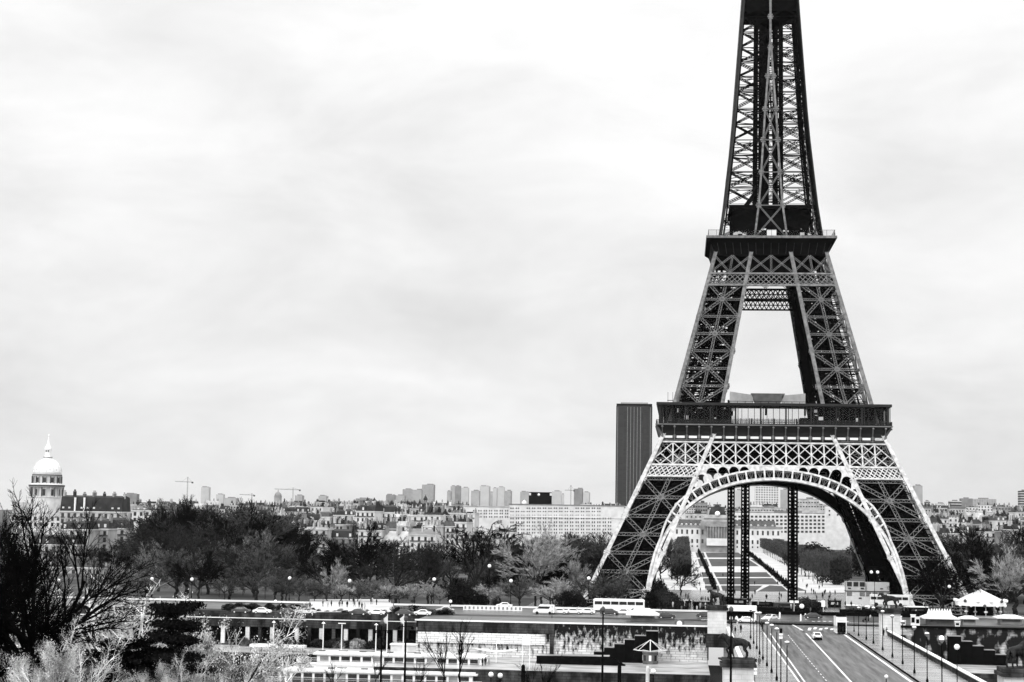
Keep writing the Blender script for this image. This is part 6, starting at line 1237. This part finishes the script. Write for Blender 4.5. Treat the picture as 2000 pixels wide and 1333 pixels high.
for u in (1659, 1671.5, 1684): window(t, X(u), -.05, Z(1142), 1.5, 1.4)
for i, u in enumerate((1659, 1684, 1696, 1709, 1721)): window(t, X(u), -.05, Z(1161), 1.55, 1.3, 'grey')
for u in (1659, 1684, 1680, 1722): mb = MB(); mb.box((X(u), -.1, Z(1150) if u != 1680 else Z(1169)), (.9, .3, .35)); mb.build('cooler', M['black'], t)
def kiosk(u, vb, y, zb, w_, h, lab, roofm='canvas', bodym='rust', rh=1.4, spikes=False, cat='kiosk', n=4):
    p = aty(u, vb, y); t = thing('kiosk', lab, cat, (p.x, y, zb)); mb = MB(); mb.box((0, w_*.3, h/2), (w_*.72, w_*.6, h)); mb.build('body', M[bodym], t); mb = MB(); mb.box((0, w_*.3-w_*.3-.05, h*.6), (w_*.6, .1, h*.35)); mb.build('counter', M['dgrey'], t)
    mb = MB(); mb.add([(-w_/2, -w_*.12, h), (w_/2, -w_*.12, h), (w_/2, w_*.75, h), (-w_/2, w_*.75, h), (-w_*.2, w_*.2, h+rh), (w_*.2, w_*.2, h+rh), (w_*.2, w_*.42, h+rh), (-w_*.2, w_*.42, h+rh)], [(0, 1, 5, 4), (1, 2, 6, 5), (2, 3, 7, 6), (3, 0, 4, 7), (4, 5, 6, 7), (3, 2, 1, 0)]); mb.box((0, w_*.3, h-.12), (w_*1.02, w_*.9, .26)); r_ = mb.build('roof', M[roofm], t)
    if spikes:
        for i in range(n): mb = MB(); x = -w_*.3+w_*.6*i/(n-1); mb.lathe([(.55, h+rh*.55), (.25, h+rh+.3), (.04, h+rh+.9)], (x, w_*.3, 0), 6); mb.build('finial', M['white'], r_)
    return t
kiosk(1255, 1213, -171, ZQ, 7.6, 1.6, 'white roofed grey kiosk on the quay left of the bridge', rh=1.3); kiosk(1838, 1222, -160, ZQ, 8.2, 1.7, 'white spiky roofed stall on the quay right of the bridge', rh=1.2, spikes=True, n=9, cat='stall'); kiosk(1893, 1222, -158, ZQ, 4.2, 1.7, 'small white canopy stall before the merry-go-round', rh=.5, cat='stall', bodym='grey'); kiosk(1975, 1218, -150, ZQ, 7, 1.6, 'white low tent at the right frame edge', rh=.6, cat='stall', bodym='grey')
for i, (u, v, lab) in enumerate(((1773, 1230, 'white ticket machine beside the far right pedestal'), (1787, 1224, 'white panel stand behind the ticket machine'), (1803, 1228, 'black vending cart with white top left of the spiky stall'), (1792, 1236, 'low white cart in front of the ticket machine'), (1870, 1224, 'white box between the two stalls'))):
    p = at(u, v, ZQ); p.y = max(p.y, -164); t = thing('vending_cart', lab, 'cart', (p.x, p.y, ZQ), R.uniform(-.3, .3)); h = (2.0, 2.4, 1.9, 1.0, 1.0)[i]; mb = MB(); mb.box((0, 0, h/2), (1.1, .8, h)); mb.box((0, 0, h+.08), (1.3, 1.0, .16)); mb.build('cabinet', M['white'], t); mb = MB(); mb.box((0, -.42, h*.55), (.75, .06, h*.5)); mb.build('panel', M['black'], t)
p = aty(1448, 1204, -160); t = thing('market_stall', 'long white stall with dark open counter behind the far left pedestal', 'stall', (p.x, -160, ZQ)); mb = MB(); mb.box((0, 1.2, 2.9), (7.2, 2.6, 1.3)); mb.box((3.3, 1.2, 1.2), (.8, 2.4, 2.4)); mb.build('canopy', M['white'], t); mb = MB(); mb.box((-.4, 1.6, 1.1), (6, 1.6, 2.1)); mb.build('counter', M['black'], t)
for i, x in enumerate((-2.4, -1.1, .3, 1.4)): mb = MB(); mb.lathe([(.45, .3), (.3, .9), (.05, 1.1)], (x, .4, 0), 6); mb.build('bag', M['white'], t)
p = aty(1327, 1228, -183); t = thing('sign_box', 'grey square sign box with a round white dial on the quay parapet', 'sign', (p.x, -183.2, ZQ-1.6)); mb = MB(); mb.box((0, 0, 1.5), (2.2, .6, 3.0)); mb.build('box', M['rust'], t); mb = MB(); mb.tube((0, -.3, 2.0), (0, -.36, 2.0), .62, n=20); mb.build('dial', M['white'], t)
p = aty(962, 1200, -138); t = thing('barrier', 'long white panelled barrier along the quay street', 'barrier', (p.x, -138, ZQ)); W_ = aty(1020, 1200, -138).x-aty(905, 1200, -138).x; mb = MB(); mb.box((0, 0, .55), (W_, .3, 1.1)); mb.build('rail', M['white'], t)
for i in range(14): mb = MB(); mb.box((-W_/2+W_*(i+.5)/14, -.17, .6), (.45, .05, .65)); mb.build('panel', M['grey'], t)
# merry-go-round
p = aty(1923, 1208, -124); t = thing('merry_go_round', 'merry-go-round with white conical canopy and round bulbs', 'carousel', (p.x, -118, ZQ)); k = (-124-CAM.y)/FPX; r = 47*k; Z = lambda v: aty(1923, v, -124).z-ZQ
mb = MB(); mb.lathe([(r, Z(1181)), (r*.99, Z(1176)), (.3, Z(1154)), (.05, Z(1152))], n=24); mb.build('canopy', M['canvas'], t); mb = MB(); mb.lathe([(r*1.02, Z(1185)), (r*1.02, Z(1179))], n=24); mb.build('fascia', M['white'], t)
for i in range(24): a = i*math.pi/12; mb = MB(); mb.ball((r*1.03*math.cos(a), r*1.03*math.sin(a), Z(1175) if i % 2 else Z(1184)), .42, 6); mb.build('bulb', M['lamp'] if i % 3 else M['dgrey'], t)
mb = MB(); mb.lathe([(r*.5, 0), (r*.5, Z(1184))], n=12); mb.build('core', M['black'], t); mb = MB(); mb.lathe([(r, 0), (r, .5)], n=24); mb.build('platform', M['grey'], t)
for i in range(12): a = i*math.pi/6+.1; mb = MB(); mb.tube((r*.8*math.cos(a), r*.8*math.sin(a), .5), (r*.8*math.cos(a), r*.8*math.sin(a), Z(1184)), .08, n=5); mb.build('pole', M['pale'], t); mb = MB(); mb.ball((r*.8*math.cos(a), r*.8*math.sin(a), 1.5), .5, 6, .6); mb.build('ride_seat', M['white'] if i % 2 else M['grey'], t)
# ---- lower quay: shelters, tensile kiosk, sail, gate
for u0, u1, v, lab in ((488, 534, 1261, 'flat white shelter roof at the left end of the landing quay'), (537, 594, 1263, 'flat white shelter roof behind the young pale tree')):
    y = -184; a, b = aty(u0, v, y), aty(u1, v, y); t = thing('quay_shelter', lab, 'shelter', ((a.x+b.x)/2, y, -4.4), 0, 'white shelters on the landing quay'); h = a.z+4.4; mb = MB(); mb.box((0, 1.2, h), (b.x-a.x, 3.2, .55)); mb.build('roof', M['white'], t)
    for s in (-.45, 0, .45): mb = MB(); mb.bar((s*(b.x-a.x), 0, 0), (s*(b.x-a.x), 0, h), .12, .12); mb.build('post', M['dgrey'], t)
a, b = aty(763, 1260, -184), aty(821, 1260, -184); t = thing('quay_hut', 'white flat roofed hut on the lower quay', 'hut', ((a.x+b.x)/2, -184, -4.4)); h = a.z+4.4; mb = MB(); mb.box((0, 1.6, h/2), (b.x-a.x, 3.2, h)); mb.build('wall', M['pale'], t); mb = MB(); mb.box((0, 1.6, h+.1), (b.x-a.x+.4, 3.6, .3)); mb.build('roof', M['white'], t)
p = aty(1270, 1291, -192); t = thing('ticket_kiosk', 'octagonal grey kiosk under a cable stayed white roof frame on the lower quay', 'kiosk', (p.x, -193, -4.4)); k = (-192-CAM.y)/FPX; mb = MB(); mb.lathe([(1.75, 0), (1.75, 2.3), (1.9, 2.4), (1.9, 2.6)], n=8, rz=.39); mb.build('body', M['rust'], t)
for i in range(8): a = i*math.pi/4+.785; mb = MB(); mb.box((1.63*math.cos(a), 1.63*math.sin(a), 1.35), (.55, .12, 1.2), a+math.pi/2); mb.build('panel', M['white'] if i % 2 else M['darkglass'], t)
mb = MB(); mb.tube((0, 0, 2.6), (0, 0, 5.3), .1, n=6); mb.build('mast', M['white'], t); mb = MB(); pts = [V((3.7*math.cos(i*math.pi/4), 3.7*math.sin(i*math.pi/4), 3.05)) for i in range(8)]
for i in range(8): mb.bar(pts[i], (0, 0, 5.25), .07, .07); mb.bar(pts[i], pts[(i+1) % 8], .1, .1); mb.bar(pts[i], (0, 0, 2.75), .07, .07)
mb.build('cable_frame', M['white'], t)
p = aty(969, 1300, -200); t = thing('sail_canopy', 'low pair of white sails stretched from a mast on the lower quay', 'sail', (p.x, -200, -4.4)); mb = MB(); mb.tube((0, 0, 0), (0, 0, 4.4), .12, n=6); mb.build('mast', M['white'], t)
for s in (-1, 1): mb = MB(); mb.add([(0, 0, 2.2), (s*4.6, -.8, 2.9), (s*4.4, 1.6, 2.8), (0, 1.2, 2.5), (0, 0, 2.3), (s*4.6, -.8, 3.0), (s*4.4, 1.6, 2.9), (0, 1.2, 2.6)], [(3, 2, 1, 0), (4, 5, 6, 7), (0, 1, 5, 4), (1, 2, 6, 5), (2, 3, 7, 6)]); mb.build('sail', M['canvas'], t)
a = aty(1021, 1245, -214); b = aty(1035, 1245, -214); t = thing('landing_gate', 'tall white landing gate frame with a white board', 'gate', ((a.x+b.x)/2, -214, -4.4)); h = a.z+4.4
for s in (-1, 1): mb = MB(); mb.bar((s*(b.x-a.x)/2, 0, 0), (s*(b.x-a.x)/2, 0, h), .16, .16); mb.build('post', M['white'], t)
mb = MB(); mb.box((0, 0, h-.9), (b.x-a.x-.2, .12, 1.6)); mb.build('board', M['white'], t)
for i, (u, v) in enumerate(((1022, 1300), (1210, 1300), (1265, 1303))):
    p = aty(u, v, -219); t = thing('mooring_post', ('dark mooring post at the quay edge below the landing gate', 'dark mooring post at the quay edge before the ticket kiosk', 'pale capped mooring post at the quay edge near the bridge')[i], 'mooring post', (p.x, -219, -7.5)); mb = MB(); mb.lathe([(.4, 0), (.4, p.z+7.2), (.3, p.z+7.6), (.05, p.z+7.7)], n=8); mb.build('shaft', M['black'] if i < 2 else M['pale'], t)
for i, (u, v, lab) in enumerate(((959, 1318, 'white globe lamp at the bottom left of two near the water'), (977, 1320, 'white globe lamp at the bottom right of two near the water'), (1276, 1312, 'white capped lamp at the bottom near the bridge'))): globe(u, v, -348, 2.4, lab, None, .36)
# ---- tour boats
def boat(x, y, L_, lab, u0=None, hm='white'):
    t = thing('tour_boat', lab, 'boat', (x, y, -7)); mb = MB(); n = 10; vs = []
    for i in range(n+1):
        s = i/n; xx = -L_/2+L_*s; wd = 3.2*min(1, .35+s*3.5, .5+(1-s)*5)
        for yy, z in ((-wd, 1.9), (-wd*.85, -.4), (wd*.85, -.4), (wd, 1.9)): vs.append((xx, yy, z))
    mb.add(vs, [(4*i+j, 4*i+4+j, 4*i+5+j, 4*i+1+j) for i in range(n) for j in range(3)]+[(4*i, 4*i+3, 4*i+7, 4*i+4) for i in range(n)]+[(0, 1, 2, 3), (4*n+3, 4*n+2, 4*n+1, 4*n)]); mb.build('hull', M[hm], t)
    mb = MB(); mb.box((1.5, 0, 2.9), (L_*.82, 4.8, 2.0)); cb = mb.build('cabin', M['white'], t); mb = MB(); mb.box((1.5, 0, 4.1), (L_*.86, 5.6, .35)); mb.box((1.5, 0, 4.4), (L_*.84, 4.6, .3)); mb.build('roof', M['canvas'], t); m_ = int(L_*.8/2.3)
    for i in range(9): mb = MB(); mb.box((-L_*.36+L_*.08*i+(i % 3), (i % 2)*1.2-.6, 4.62), (1.4+.5*(i % 2), .9, .25)); mb.build('roof_hatch', M['grey'] if i % 2 else M['dgrey'], t)
    for s in (-1, 1):
        for i in range(m_): mb = MB(); mb.box((1.5-L_*.4+L_*.8*(i+.5)/m_, s*2.41, 3.15), (1.85, .06, 1.05)); mb.build('window', M['darkglass'] if i % 5 else M['grey'], cb)
        mb = MB(); mb.bar((-L_/2+1, s*2.7, 2.8), (L_/2-1, s*2.7, 2.8), .07, .07); mb.bar((-L_/2+1, s*2.7, 2.35), (L_/2-1, s*2.7, 2.35), .05, .05); mb.build('rail', M['white'], t)
    mb = MB(); mb.box((-L_*.46, 0, 2.4), (2.2, 2.6, 1.6)); mb.build('wheelhouse', M['white'], t); return t
a, b = aty(575, 1300, -204), aty(965, 1300, -204); boat((a.x+b.x)/2, -204, b.x-a.x, 'long white tour boat with a glazed cabin moored at the landing quay'); a, b = aty(500, 1320, -216), aty(985, 1320, -216); t = boat((a.x+b.x)/2-2, -216.5, (b.x-a.x)*.95, 'outer tour boat with white rail alongside the longer moored one'); t.location.z = -9.6
# ---- signs and signals near the bridge
p = at(1525, 1340, ZB); t = thing('traffic_signal', 'black traffic signal pole with white bands among the left lamp posts', 'traffic light', (p.x, p.y, ZB)); h = aty(1525, 1226, p.y).z-ZB; mb = MB(); mb.lathe([(.1, 0), (.07, h-1.6)], n=6); mb.build('pole', M['black'], t); mb = MB(); mb.box((0, 0, h-.5), (.4, .4, .7)); mb.build('signal_head', M['black'], t); mb = MB(); mb.tube((0, 0, h-1.2), (0, 0, h-.9), .3, n=8); mb.tube((0, 0, h-1.7), (0, 0, h-1.35), .3, n=8); mb.build('band', M['white'], t)
p = at(1474, 1350, ZB); t = thing('sign_post', 'post with four stacked white direction boards beside the near left pedestal', 'sign', (p.x, p.y, ZB)); h = aty(1474, 1284, p.y).z-ZB; mb = MB(); mb.tube((0, 0, 0), (0, 0, h), .05, n=6); mb.build('pole', M['black'], t)
for i in range(4): mb = MB(); mb.box((0, -.07, h-.45-i*.62), (.62, .06, .48)); mb.build('board', M['white'] if i else M['black'], t)
for u, v, h, lab, mm in ((1523, 1212, 2.2, 'white keep-left bollard on the left traffic island', 'white'), (1564, 1217, 2.3, 'white bollard with dark base on the middle traffic island', 'white'), (1573, 1212, 1.9, 'small white bollard behind the middle traffic island', 'white')):
    p = at(u, v, ZB+.6); t = thing('traffic_bollard', lab, 'bollard', (p.x, p.y, ZB+.4)); mb = MB(); mb.lathe([(.22, .2), (.22, h*.8), (.1, h)], n=8); mb.build('post', M[mm], t); mb = MB(); mb.lathe([(.7, 0), (.7, .25), (.3, .3)], n=10); mb.build('base', M['dgrey'], t)
globe(1731, 1322, -352, 2.4, 'short black lamp with white cap at the bottom edge of the road', None, .26)
for u, v, lab in ((1551, 1196, 'post with two white boards above the hedge strip'), (1608, 1200, 'tall white sign board right of the hedge strip'), (1078, 1208, 'post with round sign before the white van')):
    p = at(u, v, ZQ); t = thing('sign_post', lab, 'sign', (p.x, p.y, ZQ)); mb = MB(); mb.tube((0, 0, 0), (0, 0, 3), .07, n=6); mb.build('pole', M['pale'] if u != 1078 else M['black'], t)
    for s in ((-.7, .7) if u == 1551 else (0,)): mb = MB(); mb.box((s, -.1, 2.7), (.95, .08, .6 if u == 1551 else 1.6)) if u != 1078 else mb.tube((s-.3, -.08, 2.2), (s-.3, -.14, 2.2), .4, n=14); mb.build('board', M['white'], t)
p = at(1566, 1199, ZQ); t = thing('globe_sign', 'big white ball on a dark post behind the middle traffic island', 'sign', (p.x, p.y, ZQ)); mb = MB(); mb.tube((0, 0, 0), (0, 0, 1.4), .25, n=6); mb.build('post', M['black'], t); mb = MB(); mb.ball((0, 0, 1.9), .62, 8); mb.build('ball', M['white'], t)
# ---- the four horse and warrior statues
def statue(x, y, lab, rz, flip=1):
    t = thing('equestrian_statue', lab, 'statue', (x, y, 8.3), rz, 'horse statues on the pedestals'); s = 1.62; t.scale = (s*flip, s, s)
    H = [[((0, -.55, 1.42), .36), ((0, -.1, 1.38), .4), ((0, .4, 1.44), .37), ((0, .72, 1.42), .3)], [0, ((0, -.85, 1.68), .28), ((0, -1.08, 1.92), .22), ((0, -1.24, 2.04), .18), ((0, -1.46, 1.84), .13), ((0, -1.56, 1.66), .11)],
         [0, ((.2, -.6, 1.05), .17), ((.22, -.9, .78), .11), ((.22, -.75, .42), .08), ((.22, -.78, .12), .07), ((.22, -.88, .05), .1)], [0, ((-.2, -.55, 1.05), .17), ((-.22, -.55, .7), .11), ((-.22, -.53, .35), .08), ((-.22, -.55, .12), .07), ((-.22, -.65, .05), .1)],
         [3, ((.2, .75, 1.05), .22), ((.22, .62, .78), .13), ((.22, .86, .5), .09), ((.22, .8, .14), .08), ((.22, .7, .05), .1)], [3, ((-.2, .8, 1.05), .22), ((-.22, .78, .76), .13), ((-.22, 1.02, .5), .09), ((-.22, .98, .14), .08), ((-.22, .88, .05), .1)], [3, ((0, .98, 1.46), .1), ((0, 1.16, 1.15), .14), ((0, 1.2, .75), .08)]]
    v_, e_, r_ = chain(H); skin('horse', v_, e_, r_, M['bronze'], t, 2); v_, e_, r_ = figure(.2, .2); v_ = [(a+.62, b-.5, c*1.12) for a, b, c in v_]; skin('warrior', v_, e_, [r*1.3 for r in r_], M['bronze'], t, 2); mb = MB(); mb.box((.2, 0, -.03), (1.5, 3.0, .14)); mb.build('plinth', M['darkstone'], t)
statue(-20.0, -184.5, 'dark horse and warrior statue on the far left pedestal', -2.2); statue(18.4, -182.5, 'dark walking horse statue on the far right pedestal', -1.57); statue(-20.4, -338.5, 'dark horse and warrior statue on the large near left pedestal', -1.4); statue(17.0, -342.5, 'dark horse and warrior statue on the near right pedestal, cut by the frame', 2.4, -1)

add_haze(1e-5)
